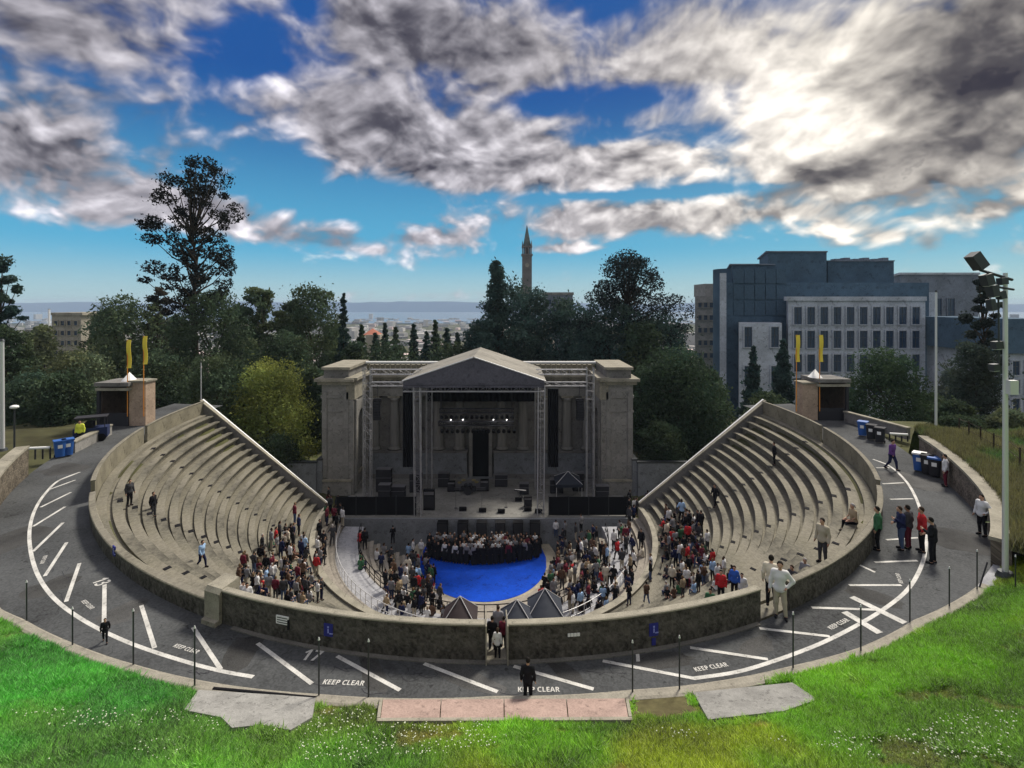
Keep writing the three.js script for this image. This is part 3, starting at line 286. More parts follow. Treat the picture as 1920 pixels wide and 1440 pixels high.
// ---------------------------------------------------------------- stage house
const XS = -3.7, FL = -10.4;
struct('stage_platform', merge([box(29.2, 4.0, 12.6, -2.75, FL - 2.0, -57.0), box(35, 3.6, 8.5, XS, FL - 1.804, -61.6)]), M.stageWall);
struct('stage_boards', merge([box(28.8, 0.03, 11.2, -2.75, FL + 0.019, -56.5)]), M.floor);
{
  const o = thing('stage_house', 'grey classical stage building with two corner towers and engaged columns', 'stage building');
  const fr = (arr, m, name) => arr.forEach((g) => mesh(name, g, m, o));
  for (const s of [-1, 1]) {
    const cx = XS + s * 15.15, w = 2.95;
    const t = mesh('tower', box(w, 11.8, 7.6, cx, FL + 5.9, -60.8), M.stage, o);
    mesh('tower_base', box(w + 0.5, 1.5, 8.1, cx, FL + 0.75, -60.8), M.stage, t); mesh('base_moulding', box(w + 0.7, 0.22, 8.3, cx, FL + 1.61, -60.8), M.coping, t);
    mesh('capital', merge([box(w + 0.14, 0.16, 7.74, cx, FL + 8.9, -60.8), box(w + 0.2, 0.3, 7.8, cx, FL + 10.5, -60.8)]), M.stage, t);
    mesh('cornice', merge([box(w + 0.7, 0.35, 8.3, cx, FL + 11.98, -60.8), box(w + 1.25, 0.3, 8.9, cx, FL + 12.31, -60.8)]), M.coping, t);
    mesh('attic', box(w - 0.3, 0.9, 7.2, cx, FL + 12.9, -60.8), M.stageDark, t); mesh('cap', box(w + 0.1, 0.28, 7.7, cx, FL + 13.5, -60.8), M.coping, t);
    for (const k of [-1, 1]) mesh('pilaster', box(0.5, 9.2, 0.16, cx + k * (w / 2 - 0.32), FL + 6.4, -56.93), M.stage, t);
    // return wall with an arched doorway between tower and back wall
    const sh = new THREE.Shape(); sh.moveTo(0, 0); sh.lineTo(6.2, 0); sh.lineTo(6.2, 12.2); sh.lineTo(0, 12.2); const h = new THREE.Path(); h.moveTo(1.6, 0.4); h.lineTo(1.6, 7.2); h.absarc(3.1, 7.2, 1.5, Math.PI, 0, true); h.lineTo(4.6, 0.4); sh.holes.push(h);
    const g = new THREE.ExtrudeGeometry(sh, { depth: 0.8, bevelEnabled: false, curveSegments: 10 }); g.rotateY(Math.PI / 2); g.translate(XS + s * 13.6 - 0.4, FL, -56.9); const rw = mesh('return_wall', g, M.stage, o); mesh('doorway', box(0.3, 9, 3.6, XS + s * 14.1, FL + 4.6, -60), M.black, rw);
    mesh('frieze', merge([box(0.9, 2.0, 6.3, XS + s * 13.52, FL + 11.2, -60), box(1.3, 0.3, 6.6, XS + s * 13.4, FL + 12.4, -60)]), M.coping, rw); mesh('pilaster', merge([box(0.22, 9.8, 0.7, XS + s * 13.1, FL + 5.2, -57.6), box(0.22, 9.8, 0.7, XS + s * 13.1, FL + 5.2, -62.2)]), M.stage, rw);
  }
  mesh('back_wall', box(27.6, 11.8, 1.2, XS, FL + 5.9, -64), M.stageDark, o); mesh('attic', box(27.2, 1.35, 0.5, XS, FL + 12.5, -63.9), M.coping, o);
  mesh('architrave', box(27.4, 0.9, 0.95, XS, FL + 10.0, -63.3), M.stage, o); mesh('frieze', box(27.4, 1.0, 0.75, XS, FL + 10.96, -63.25), M.stageDark, o);
  const co = mesh('cornice', merge([box(27.4, 0.35, 1.4, XS, FL + 11.64, -63.2), box(27.4, 0.25, 1.9, XS, FL + 11.95, -63.1)]), M.coping, o); for (let i = 0; i < 42; i++) mesh('dentil', box(0.26, 0.22, 0.3, XS - 13.3 + i * 0.65, FL + 11.36, -62.62), M.coping, co);
  const bal = mesh('balustrade', merge([box(27.2, 0.2, 0.5, XS, FL + 13.5, -63.2)]), M.white, o); for (let i = 0; i < 44; i++) { const g = new THREE.LatheGeometry([[0.06, 0], [0.12, 0.1], [0.15, 0.4], [0.08, 0.8], [0.1, 1.3]].map(([a, b]) => new THREE.Vector2(a, b)), 8); g.translate(XS - 13.2 + i * 0.614, FL + 12.09, -63.2); mesh('baluster', g, M.coping, bal); }
  for (const s of [-1, 1]) mesh('dado', box(11.9, 3.0, 1.0, XS + s * 7.55, FL + 1.5, -62.9), M.stageWall, o), mesh('dado_cap', box(12.1, 0.22, 1.2, XS + s * 7.55, FL + 3.1, -62.9), M.stageDark, o), mesh('dado_foot', box(12.1, 0.5, 1.2, XS + s * 7.55, FL + 0.25, -62.9), M.stageDark, o);
  for (const dx of [-12.6, -10.2, -7.6, -5.0, -2.5, 2.5, 5.0, 7.6, 10.2, 12.6]) {
    const c = new THREE.LatheGeometry([[0.0, 0], [0.75, 0], [0.75, 0.18], [0.62, 0.3], [0.58, 0.45], [0.56, 2.6], [0.50, 5.6], [0.5, 5.7], [0.62, 5.9], [0.66, 6.15], [0, 6.15]].map(([a, b]) => new THREE.Vector2(a, b)), 16); c.translate(XS + dx, FL + 3.22, -63.15); const k = mesh('column', c, M.stage, o); mesh('capital', box(1.4, 0.2, 1.2, XS + dx, FL + 9.47, -63.15), M.coping, k);
  }
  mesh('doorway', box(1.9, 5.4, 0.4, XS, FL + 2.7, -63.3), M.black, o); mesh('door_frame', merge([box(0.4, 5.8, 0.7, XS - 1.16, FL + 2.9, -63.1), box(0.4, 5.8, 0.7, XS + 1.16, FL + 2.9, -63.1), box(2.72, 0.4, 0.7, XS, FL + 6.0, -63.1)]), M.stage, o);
}
for (const s of [-1, 1]) { const o = thing('side_wall', s < 0 ? 'low grey wall with a dark rail left of the stage tower' : 'low grey wall with a dark rail right of the stage tower', 'wall'); const x0 = XS + s * 17.0; mesh('wall_face', merge([box(5.2, 3.6, 0.5, x0 + s * 2.6, -8.6, -56.5), box(0.5, 3.8, 4, x0 - s * 0.26, -8.5, -58.6)]), M.stageWall, o); mesh('rail', merge([box(5.4, 0.14, 0.6, x0 + s * 2.6, -6.72, -56.5), box(0.6, 0.14, 4.1, x0 - s * 0.26, -6.52, -58.6)]), M.darkMetal, o); }

function lattice(a, b, w, up = V(0, 0, 1), chord = 0.045, pitch = 0.8) { // square truss between two points: four chords and the zigzag between them
  const d = b.clone().sub(a), L = d.length(); d.normalize(); const u = new THREE.Vector3().crossVectors(d, up).normalize().multiplyScalar(w / 2), v = new THREE.Vector3().crossVectors(d, u).normalize().multiplyScalar(w / 2), C = [u.clone().add(v), u.clone().sub(v), u.clone().negate().sub(v), v.clone().sub(u)];
  const n = Math.max(2, Math.round(L / pitch)), br = []; for (let i = 0; i < n; i++) for (let k = 0; k < 4; k++) { const p = a.clone().addScaledVector(d, L * i / n), q = a.clone().addScaledVector(d, L * (i + 1) / n), e = (k + 1) % 4; br.push(rod(p.clone().add(C[i % 2 ? k : e]), q.clone().add(C[i % 2 ? e : k]), 0.022, 0.022, 4), rod(p.clone().add(C[k]), p.clone().add(C[e]), 0.022, 0.022, 4)); }
  return { chords: C.map((c) => rod(a.clone().add(c), b.clone().add(c), chord, chord, 6)), brace: merge(br) };
}
function addLattice(o, ...args) { const l = lattice(...args), t = mesh('truss', l.brace, M.metal, o); for (const c of l.chords) mesh('chord', c, M.chord, t); return t; }
{
  const o = thing('stage_canopy', 'gabled grey canopy roof over the stage on lattice legs', 'canopy'), zf = -51.7, zb = -63.0;
  const e = 6.85, y0 = 2.14, y1 = 2.55, ya = 4.85;
  const gs = new THREE.Shape([[-e, y0], [e, y0], [e, y1 - 0.05], [0, ya - 0.12], [-e, y1 - 0.05]].map(([x, y]) => new THREE.Vector2(x, y))); const gg = new THREE.ExtrudeGeometry(gs, { depth: 0.12, bevelEnabled: false }); gg.translate(XS, 0, zf - 0.14); mesh('gable', gg, M.tarp, o);
  for (const s of [-1, 1]) { const ps = new THREE.Shape([[0, ya - 0.1], [s * (e + 0.15), y1 - 0.1], [s * (e + 0.15), y1 + 0.03], [0, ya + 0.05]].map(([x, y]) => new THREE.Vector2(x, y))); const g = new THREE.ExtrudeGeometry(ps, { depth: zf - zb, bevelEnabled: false }); g.translate(XS, 0, zb); mesh('roof_panel', g, M.tarpSkylit, o); mesh('gable_edge', rod(V(XS + s * 0.05, ya - 0.02, zf + 0.02), V(XS + s * (e + 0.1), y1 - 0.02, zf + 0.02), 0.07, 0.07, 6), M.rail, o); }
  mesh('front_beam', box(2 * e, 0.22, 0.3, XS, y0 - 0.14, zf - 0.05), M.tarp, o);
  for (const x of [-9.15, 2.85]) { addLattice(o, V(x + (x < 0 ? 0.1 : -0.1), FL, zf + 0.3), V(x, 2.0, zf + 0.3), 0.62); addLattice(o, V(x, FL, -59), V(x, 2.0, -59), 0.6); }
  addLattice(o, V(XS - e, 1.75, zf - 0.2), V(XS + e, 1.75, zf - 0.2), 0.5, V(0, 1, 0));
}
for (const [x, lab] of [[-14.9, 'tall lattice tower left of the canopy holding a hung loudspeaker column'], [8.05, 'tall lattice tower right of the canopy holding a hung loudspeaker column']]) {
  const o = thing('lighting_tower', lab, 'truss tower', [0, 0, 0]); const s = x < 0 ? 1 : -1; addLattice(o, V(x, FL, -55), V(x, 3.45, -55), 0.72); addLattice(o, V(x + s * 0.4, 3.0, -55), V(x + s * 5.6, 3.0, -55), 0.5, V(0, 1, 0)); addLattice(o, V(x + s * 0.4, 1.75, -55), V(x + s * 5.6, 1.75, -55), 0.4, V(0, 1, 0)); mesh('base_plate', box(1.6, 0.2, 1.6, x, FL + 0.15, -55), M.dark, o);
  const a = thing('loudspeaker_column', `hung column of black loudspeakers on the ${x < 0 ? 'left' : 'right'} lattice tower`, 'loudspeaker', [x + s * 1.15, 0, -54.6]); for (let k = 0; k < 8; k++) { const c = mesh('cabinet', box(0.75, 0.27, 0.55, s * -0.12 * Math.sin(k * 0.28) , 0.2 - k * 0.285, -0.03 * k * k * 0.25), M.black, a); mesh('grille', box(0.68, 0.22, 0.02, s * -0.12 * Math.sin(k * 0.28), 0.2 - k * 0.285, -0.03 * k * k * 0.25 + 0.285), M.dark, c); }
  mesh('hanger', rod(V(0, 0.35, 0), V(0, 1.6, 0), 0.03), M.darkMetal, a);
  const b = thing('stage_drape', `tall black hanging drape beside the ${x < 0 ? 'left' : 'right'} canopy leg`, 'drape'); const pts = []; const sx = x < 0 ? -11.1 : 3.65; const g = new THREE.BoxGeometry(1.05, 7.9, 0.16, 14, 1, 1), p = g.attributes.position; for (let i = 0; i < p.count; i++) p.setZ(i, p.getZ(i) + 0.08 * Math.sin(p.getX(i) * 26)); g.computeVertexNormals(); g.translate(sx + 0.52, -2.6, -54.2); mesh('cloth', g, M.black, b); mesh('hem_bar', box(1.1, 0.08, 0.2, sx + 0.52, 1.4, -54.2), M.darkMetal, b);
}
{
  const o = thing('backdrop', 'black backdrop hung high under the canopy at the rear of the stage', 'drape'); const g = new THREE.BoxGeometry(12.6, 3.0, 0.12, 90, 1, 1), p = g.attributes.position; for (let i = 0; i < p.count; i++) p.setZ(i, p.getZ(i) + 0.1 * Math.sin(p.getX(i) * 9)); g.computeVertexNormals(); g.translate(XS, 0.25, -61.6); mesh('cloth', g, M.black, o); mesh('hem_bar', box(12.8, 0.1, 0.24, XS, 1.8, -61.6), M.darkMetal, o);
  const t = thing('lighting_rig', 'black hanging lighting rig over the stage with four lit lamps', 'lighting rig');
  for (const [y, z] of [[-1.2, -56], [-2.35, -55.2]]) { const l = lattice(V(XS - 3.9, y, z), V(XS + 3.9, y, z), 0.42, V(0, 1, 0), 0.05, 0.5); const b = mesh('truss', l.brace, M.dark, t); for (const c of l.chords) mesh('chord', c, M.dark, b); }
  for (let i = 0; i < 15; i++) for (const [y, z] of [[-1.55, -55.9], [-2.8, -55.0]]) { const x = XS - 3.7 + i * 0.53 + (y < -2 ? 0.2 : 0); const c = new THREE.CylinderGeometry(0.12, 0.2, 0.42, 8); c.rotateX(0.9); c.translate(x, y - 0.25, z + 0.1); const k = mesh('lamp_can', c, M.black, t); mesh('yoke', merge([box(0.03, 0.4, 0.05, x - 0.17, y - 0.05, z), box(0.03, 0.4, 0.05, x + 0.17, y - 0.05, z)]), M.dark, k); }
  for (const x of [-3.7, 3.7]) for (const y of [1]) mesh('chain', merge([rod(V(XS + x, -1.0, -56), V(XS + x, 1.6, -56), 0.03, 0.03, 4), rod(V(XS + x, -2.2, -55.2), V(XS + x, 1.6, -55.2), 0.03, 0.03, 4)]), M.dark, t);
  const glow = mat(0.9, 0.9, 0.95); glow.emissive.setRGB(1, 0.97, 0.95); glow.emissiveIntensity = 1.0; [[845], [868], [925], [950]].forEach(([px]) => { const p = at(px, 787, 54.9); const g = new THREE.SphereGeometry(0.06, 10, 8); g.translate(p.x, p.y, p.z); mesh('lamp_lens', g, glow, t).castShadow = false; const L = new THREE.PointLight(new THREE.Color(1, 0.96, 0.92), 0.6, 0); L.position.set(p.x, p.y, p.z + 0.2); L.castShadow = true; scene.add(L); });
}
// black screens along both sides of the stage front
for (const [x0, n, lab] of [[-16.9, 4, 'left'], [3.55, 4, 'right']]) { const o = thing('stage_screen', `black cloth screen along the ${lab} front of the stage`, 'screen'); for (let k = 0; k < n; k++) { mesh('panel', box(1.86, 1.75, 0.06, x0 + 0.95 + k * 1.92, FL + 0.98, -51.3), M.black, o); } for (let k = 0; k <= n; k++) mesh('post', box(0.06, 1.95, 0.1, x0 - 0.01 + k * 1.92, FL + 0.99, -51.3), M.darkMetal, o); }
// loudspeakers below the stage edge
[830, 868, 903, 938, 971, 1003].forEach((px, i) => { const p = at(px, 990, 50.2), o = thing('bass_speaker', ['leftmost of the six black bass speakers standing along the stage front', 'second from the left of the six black bass speakers at the stage front', 'third from the left of the six black bass speakers at the stage front', 'fourth from the left of the six black bass speakers at the stage front', 'fifth from the left of the six black bass speakers at the stage front', 'rightmost of the six black bass speakers standing along the stage front'][i], 'loudspeaker', [p.x, -12.79, p.z], 0, 'bass speakers along the stage front'); for (const y of [0.58, 1.75]) { const c = mesh('cabinet', box(0.95, 1.14, 0.8, 0, y, 0), M.black, o); mesh('grille', box(0.84, 1.02, 0.03, 0, y, 0.416), M.dark, c); } });
{ // gear on stage
  const dk = thing('drum_kit', 'black drum kit with cymbals in the middle of the stage', 'drum kit', [-4.7, FL + 0.035, -57.2]); const dr = (x, y, z, r, h, rx, n) => { const g = new THREE.CylinderGeometry(r, r, h, 16); g.rotateX(rx); g.translate(x, y, z); mesh(n, g, M.dark, dk); }; dr(0, 0.42, 0.2, 0.42, 0.5, Math.PI / 2, 'bass_drum'); dr(-0.55, 0.62, 0, 0.25, 0.3, 0.2, 'tom_drum'); dr(0.55, 0.55, 0, 0.3, 0.4, 0.1, 'tom_drum'); dr(-0.25, 0.95, 0.1, 0.2, 0.25, 0.4, 'tom_drum'); dr(0.25, 0.95, 0.1, 0.2, 0.25, 0.4, 'tom_drum'); const brass = mat(0.5, 0.42, 0.2, { metalness: 0.8, roughness: 0.35 }); for (const [x, y] of [[-0.9, 1.25], [0.9, 1.3], [-0.5, 1.5], [0.6, 1.5]]) { const g = new THREE.CylinderGeometry(0.02, 0.24, 0.04, 14); g.rotateX(0.25); g.translate(x, y, 0); mesh('cymbal', g, brass, dk); mesh('stand', rod(V(x, 0, -0.05), V(x, y, -0.02), 0.015), M.metal, dk); }
  const cs = (x, z, w, h, d, lab) => { const o = thing('equipment_case', lab, 'equipment case', [x, FL + 0.036, z]); mesh('case_body', box(w, h, d, 0, h / 2 + 0.08, 0), M.dark, o); for (const sx of [-1, 1]) for (const sz of [-1, 1]) { const g = new THREE.CylinderGeometry(0.05, 0.05, 0.04, 8); g.rotateZ(Math.PI / 2); g.translate(sx * w * 0.42, 0.05, sz * d * 0.4); mesh('wheel', g, M.black, o); } mesh('edge_trim', merge([box(w + 0.02, 0.04, d + 0.02, 0, h + 0.08, 0), box(w + 0.02, 0.04, d + 0.02, 0, h * 0.62 + 0.08, 0)]), M.metal, o); };
  const amp = (x, z, w, h, lab) => { const o = thing('amplifier', lab, 'amplifier', [x, FL + 0.035, z]); mesh('cabinet', box(w, h, 0.4, 0, h / 2 + 0.02, 0), M.black, o); mesh('grille', box(w * 0.9, h * 0.6, 0.02, 0, h * 0.4, 0.212), M.dark, o); mesh('panel', box(w * 0.9, h * 0.16, 0.02, 0, h * 0.84, 0.212), M.metal, o); };
  amp(-6.6, -58, 0.8, 1.1, 'black amplifier left of the drum kit'); amp(-3.0, -58.2, 0.9, 1.2, 'black amplifier right of the drum kit'); amp(-8.2, -52.8, 1.1, 2.0, 'tall black loudspeaker stack beside the left canopy leg'); amp(1.6, -53.6, 0.8, 1.0, 'black amplifier beside the right canopy leg');
  [[905, 960], [940, 962], [972, 940], [868, 958], [990, 958], [1010, 962]].forEach(([px, py], i) => { const g = new THREE.ExtrudeGeometry(new THREE.Shape([[0, 0], [0.55, 0], [0.5, 0.12], [0.16, 0.4], [0, 0.38]].map(([a, b]) => new THREE.Vector2(a, b))), { depth: 0.7, bevelEnabled: false }); g.rotateY(Math.PI / 2); g.translate(-0.35, 0, 0.2); const t = (EYE - FL) / ((py - HOR) / FOC); const o = thing('monitor_wedge', `black floor monitor wedge on the stage, ${['first', 'second', 'third', 'fourth', 'fifth', 'sixth'][[1, 2, 3, 0, 4, 5][i]]} from the left`, 'monitor', [(px - 960) / FOC * t, FL + 0.036, -t], 0, 'floor monitors'); mesh('cabinet', g, M.black, o); mesh('grille', box(0.6, 0.02, 0.34, 0, 0.27, -0.13), M.dark, o).rotation.x = 0; });
  cs(-4.7, -58.9, 3.6, 0.35, 2.2, 'low black riser behind the drum kit'); cs(-7.6, -59.5, 1.2, 1.5, 0.8, 'dark equipment case at the rear left of the drum kit'); cs(-1.2, -59.6, 1.4, 1.3, 0.8, 'dark equipment case at the rear right of the drum kit'); cs(1.3, -57.2, 1.0, 1.1, 0.7, 'dark equipment case behind the keyboard'); cs(7.2, -58.2, 1.2, 1.9, 0.8, 'tall dark equipment case right of the small stage tent'); cs(9.4, -55.6, 1.3, 1.4, 0.8, 'dark equipment case behind the right black screen');
  const kb = thing('keyboard', 'keyboard on a folding stand at the right of the stage', 'keyboard', [0.9, FL + 0.035, -55.6], -0.3); mesh('keybed', box(1.3, 0.1, 0.35, 0, 0.95, 0), M.dark, kb); mesh('keys', box(1.2, 0.02, 0.14, 0, 1.012, 0.08), M.white, kb); mesh('stand', merge([rod(V(-0.4, 0, 0), V(0.4, 0.9, 0), 0.02), rod(V(0.4, 0, 0), V(-0.4, 0.9, 0), 0.02)]), M.darkMetal, kb);
  for (const [x, z, lab] of [[-3.0, -53.0, 'thin microphone stand in front of the drum kit'], [-5.6, -53.2, 'thin microphone stand left of the stage centre'], [-0.6, -53.4, 'thin microphone stand right of the stage centre']]) { const o = thing('microphone_stand', lab, 'microphone stand', [x, FL + 0.036, z]); mesh('pole', rod(V(0, 0, 0), V(0, 1.5, 0), 0.015), M.darkMetal, o); mesh('base', new THREE.CylinderGeometry(0.16, 0.18, 0.04, 12), M.dark, o); mesh('microphone', rod(V(0, 1.5, 0), V(0, 1.56, 0.18), 0.03), M.black, o); }
  cs(-13.2, -55.4, 1.2, 1.6, 0.8, 'dark wheeled equipment case behind the left black screen'); cs(-11.9, -56.0, 1.4, 1.2, 0.8, 'dark equipment case beside the left lattice tower'); cs(-10.4, -57.8, 1.3, 2.0, 0.8, 'tall dark equipment case behind the left drape'); cs(-13.9, -58, 1.6, 2.4, 0.8, 'tallest dark equipment case at the rear left of the stage'); cs(4.8, -57.6, 1.4, 1.4, 0.8, 'dark equipment case under the small tent on the stage');
}
function popup(name, label, x, y, z, w, h, hw, m, group) { const o = thing(name, label, 'tent', [x, y, z], 0, group); const r = w / 2; for (const [sx, sz] of [[-1, -1], [1, -1], [1, 1], [-1, 1]]) mesh('leg', rod(V(sx * r * 0.97, 0, sz * r * 0.97), V(sx * r * 0.97, hw, sz * r * 0.97), 0.03), M.rail, o); const g = new THREE.ConeGeometry(r * Math.SQRT2 * 1.02, h - hw, 4, 3); g.rotateY(Math.PI / 4); g.translate(0, hw + (h - hw) / 2, 0); mesh('roof', g, m, o); for (const [x2, z2, ww, d2] of [[0, r, w, 0.03], [0, -r, w, 0.03], [r, 0, 0.03, w - 0.08], [-r, 0, 0.03, w - 0.08]]) mesh('valance', box(ww, 0.3, d2, x2, hw - 0.16, z2), m, o); for (const [sx, sz] of [[-1, -1], [1, -1], [1, 1], [-1, 1]]) mesh('ridge_pole', rod(V(0, h + 0.01, 0), V(sx * r * 1.01, hw + 0.02, sz * r * 1.01), 0.025), M.rail, o); return o; }
popup('canopy_tent', 'small grey pyramid tent standing on the right of the stage', 5.9, FL + 0.036, -56.3, 2.7, 2.7, 1.75, M.tentGrey);
popup('canopy_tent', 'grey pyramid tent right of the middle gate, left of two', 0.3, RINGY, -32.2, 2.0, 2.35, 1.2, M.tentGrey, 'tents behind the parapet');
popup('canopy_tent', 'grey pyramid tent right of the middle gate, right of two', 2.05, RINGY, -33.2, 2.1, 2.5, 1.3, M.tentGrey, 'tents behind the parapet');
popup('canopy_tent', 'dark brownish pyramid tent left of the middle gate behind the parapet', -3.15, RINGY, -32.3, 2.0, 2.5, 1.3, M.tentBrown);

// ---------------------------------------------------------------- entrance gates, walls, bins, masts
function pennant(o, x, y0, y1, z, s) { mesh('pole', rod(V(x, y0, z), V(x, y1, z), 0.035, 0.03, 6), M.orange, o); const g = new THREE.BoxGeometry(0.34, 2.3, 0.03, 1, 8, 1), p = g.attributes.position; for (let i = 0; i < p.count; i++) p.setZ(i, p.getZ(i) + 0.06 * Math.sin(p.getY(i) * 3)); g.computeVertexNormals(); g.translate(x + s * 0.2, y1 - 1.16, z); mesh('banner', g, M.yellow, o); }
for (const s of [-1, 1]) {
  const L = s < 0, d = L ? 44.4 : 46.5, o = thing('entrance_gate', L ? 'left entrance gate with pinkish stone pier, flat booth roof and white cap' : 'right entrance gate with stone pier, flat booth roof and white cap', 'gate');
  const pc = at(L ? 267 : 1512, 760, d), pw = L ? 1.35 : 1.3, topY = at(0, L ? 715 : 718, d).y;
  mesh('pier', box(pw, topY + 0.4, 1.2, pc.x, (topY + 0.4) / 2 - 0.4, -d), M.pinkStone, o); mesh('pier_cap', box(pw + 0.2, 0.14, 1.4, pc.x, topY + 0.075, -d), M.coping, o);
  const bx = at(L ? 227 : 1551, 0, d).x, bw = 2.5; mesh('booth_wall', merge([box(0.2, 3.4, 2.2, bx - s * -1 * (bw / 2), 1.5, -d - 0.6), box(bw, 3.4, 0.2, bx, 1.5, -d - 1.7)]), M.brown, o); mesh('roof_slab', box(bw + 0.3, 0.3, 2.8, bx, 3.45, -d - 0.3), M.stageDark, o); mesh('roof_slab', box(bw + 0.2, 0.22, 2.7, bx, 3.05, -d - 0.3), M.coping, o); mesh('counter', box(bw - 0.3, 1.0, 0.4, bx, 0.5, -d + 0.5), M.dark, o); mesh('booth_post', box(0.22, 3.0, 0.22, bx + s * (bw / 2 - 0.1), 1.42, -d + 0.9), M.dark, o);
  const cap = new THREE.ConeGeometry(0.6, 0.75, 4); cap.rotateY(Math.PI / 4); const cp = at(L ? 238 : 1532, 706, d - 0.4); cap.translate(cp.x, 3.98, -d + 0.1); mesh('finial', cap, M.white, o);
  for (const px of L ? [248, 278] : [1487, 1530]) { const p = at(px, 700, d - 0.2), b = thing('banner_pole', `yellow and orange banner pole at the ${L ? 'left' : 'right'} gate, ${px === 248 || px === 1487 ? 'left' : 'right'} one of the pair`, 'banner', [0, 0, 0]); pennant(b, p.x, 0.8, at(0, px === 248 ? 636 : px === 278 ? 629 : 627, d).y, -d + 0.75, s > 0 ? 0.6 : 0.6); }
}
function outerWall(name, label, a, b, h0, h1, m) { const o = thing(name, label, 'wall'), n = Math.max(6, Math.round(Math.abs(b - a))); const hh = (f) => lerp(h0, h1, (f / DEG - a) / (b - a)); const build = (r0, r1, lo, hi) => { const pos = [], idx = [], uv = []; for (let i = 0; i <= n; i++) { const f = lerp(a, b, i / n) * DEG, h = hh(f); [[r0, lo(h)], [r0, hi(h)], [r1, hi(h)], [r1, lo(h)]].forEach(([dr, y]) => { const p = P(rout(f) + dr, f, y); pos.push(p.x, p.y, p.z); uv.push(i * 0.55, y + dr * 20); }); if (i) { const q = i * 4; for (const [u, v] of [[0, 1], [1, 2], [2, 3]]) idx.push(q - 4 + u, q + u, q - 4 + v, q - 4 + v, q + u, q + v); } } const e = (n) * 4; idx.push(0, 1, 2, 0, 2, 3, e, e + 2, e + 1, e, e + 3, e + 2); const g = new THREE.BufferGeometry(); g.setAttribute('position', new THREE.Float32BufferAttribute(pos, 3)); g.setAttribute('uv', new THREE.Float32BufferAttribute(uv, 2)); g.setIndex(idx); g.computeVertexNormals(); return g.toNonIndexed(); }; const A = build(0, 0.02, () => -0.4, (h) => h - 0.13); A.computeVertexNormals(); const B = build(-0.002, 0.022, (h) => h - 0.128, (h) => h); B.computeVertexNormals(); mesh('wall_face', A, m, o); mesh('coping', B, M.coping, o); }
outerWall('outer_wall', 'curved brownish stone wall along the outer side of the road at right', 41.5, 67.5, 1.15, 1.75, mat(0.26, 0.225, 0.195, { map: rep(texStone, 2.2), bumpMap: rep(texStone, 2.2), bumpScale: 0.04, roughness: 0.95 }));
outerWall('outer_wall', 'brownish stone wall with a pale end at the left edge of the photo', -63.5, -50, 1.75, 1.5, mat(0.24, 0.21, 0.17, { map: rep(texStone, 2.2), bumpMap: rep(texStone, 2.2), bumpScale: 0.04, roughness: 0.95 }));
function bin(px, py, label, m, lid, group) { const p = onGround(px, py), o = thing('wheeled_bin', label, 'bin', [p.x, 0.01, p.z], p.x > 0 ? -0.8 : 0.8, group); const g = new THREE.CylinderGeometry(0.42, 0.33, 0.95, 4, 1); g.rotateY(Math.PI / 4); g.translate(0, 0.56, 0); mesh('body', g, m, o); const l = box(0.66, 0.1, 0.68, 0, 1.09, 0); mesh('lid', l, lid, o); mesh('label', box(0.24, 0.22, 0.01, 0, 0.75, 0.298), M.white, o); for (const s of [-1, 1]) { const w = new THREE.CylinderGeometry(0.09, 0.09, 0.06, 10); w.rotateZ(Math.PI / 2); w.translate(s * 0.24, 0.09, -0.26); mesh('wheel', w, M.black, o); } }
bin(112, 858, 'blue wheeled bin by the pale rail at left, left one of the pair', M.binBlue, M.binBlue, 'bins'); bin(127, 855, 'blue wheeled bin by the pale rail at left, right one of the pair', M.binBlue, M.binBlue, 'bins');
bin(1724, 884, 'blue wheeled bin with a white lid in front of the right stone wall', M.binBlue, M.white, 'bins'); bin(1739, 889, 'black wheeled bin with a white label, middle of three before the right wall', M.dark, M.dark, 'bins'); bin(1753, 894, 'black wheeled bin nearest the man in the white shirt at right', M.dark, M.binBlue, 'bins');
bin(1618, 818, 'blue bin on the path beyond the right gate, leftmost of the far row', M.binBlue, M.binBlue, 'bins'); bin(1634, 825, 'black bin on the path beyond the right gate, second of the far row', M.dark, M.dark, 'bins'); bin(1650, 831, 'black bin on the path beyond the right gate, rightmost of the far row', M.dark, M.dark, 'bins');
function lowRail(label, a, b, h) { const p = onGround(...a), q = onGround(...b), o = thing('barrier', label, 'barrier'); mesh('board', rod(p.clone().setY(h), q.clone().setY(h), 0.09, 0.09, 8), M.white, o); for (let k = 0; k <= 3; k++) { const c = p.clone().lerp(q, k / 3); mesh('post', rod(c, c.clone().setY(h), 0.05), M.dark, o); } }
lowRail('white topped rail barrier left of the blue bins', [52, 862], [94, 860], 0.72); lowRail('pale rail on the path right of the far row of bins', [1668, 826], [1702, 828], 0.5);
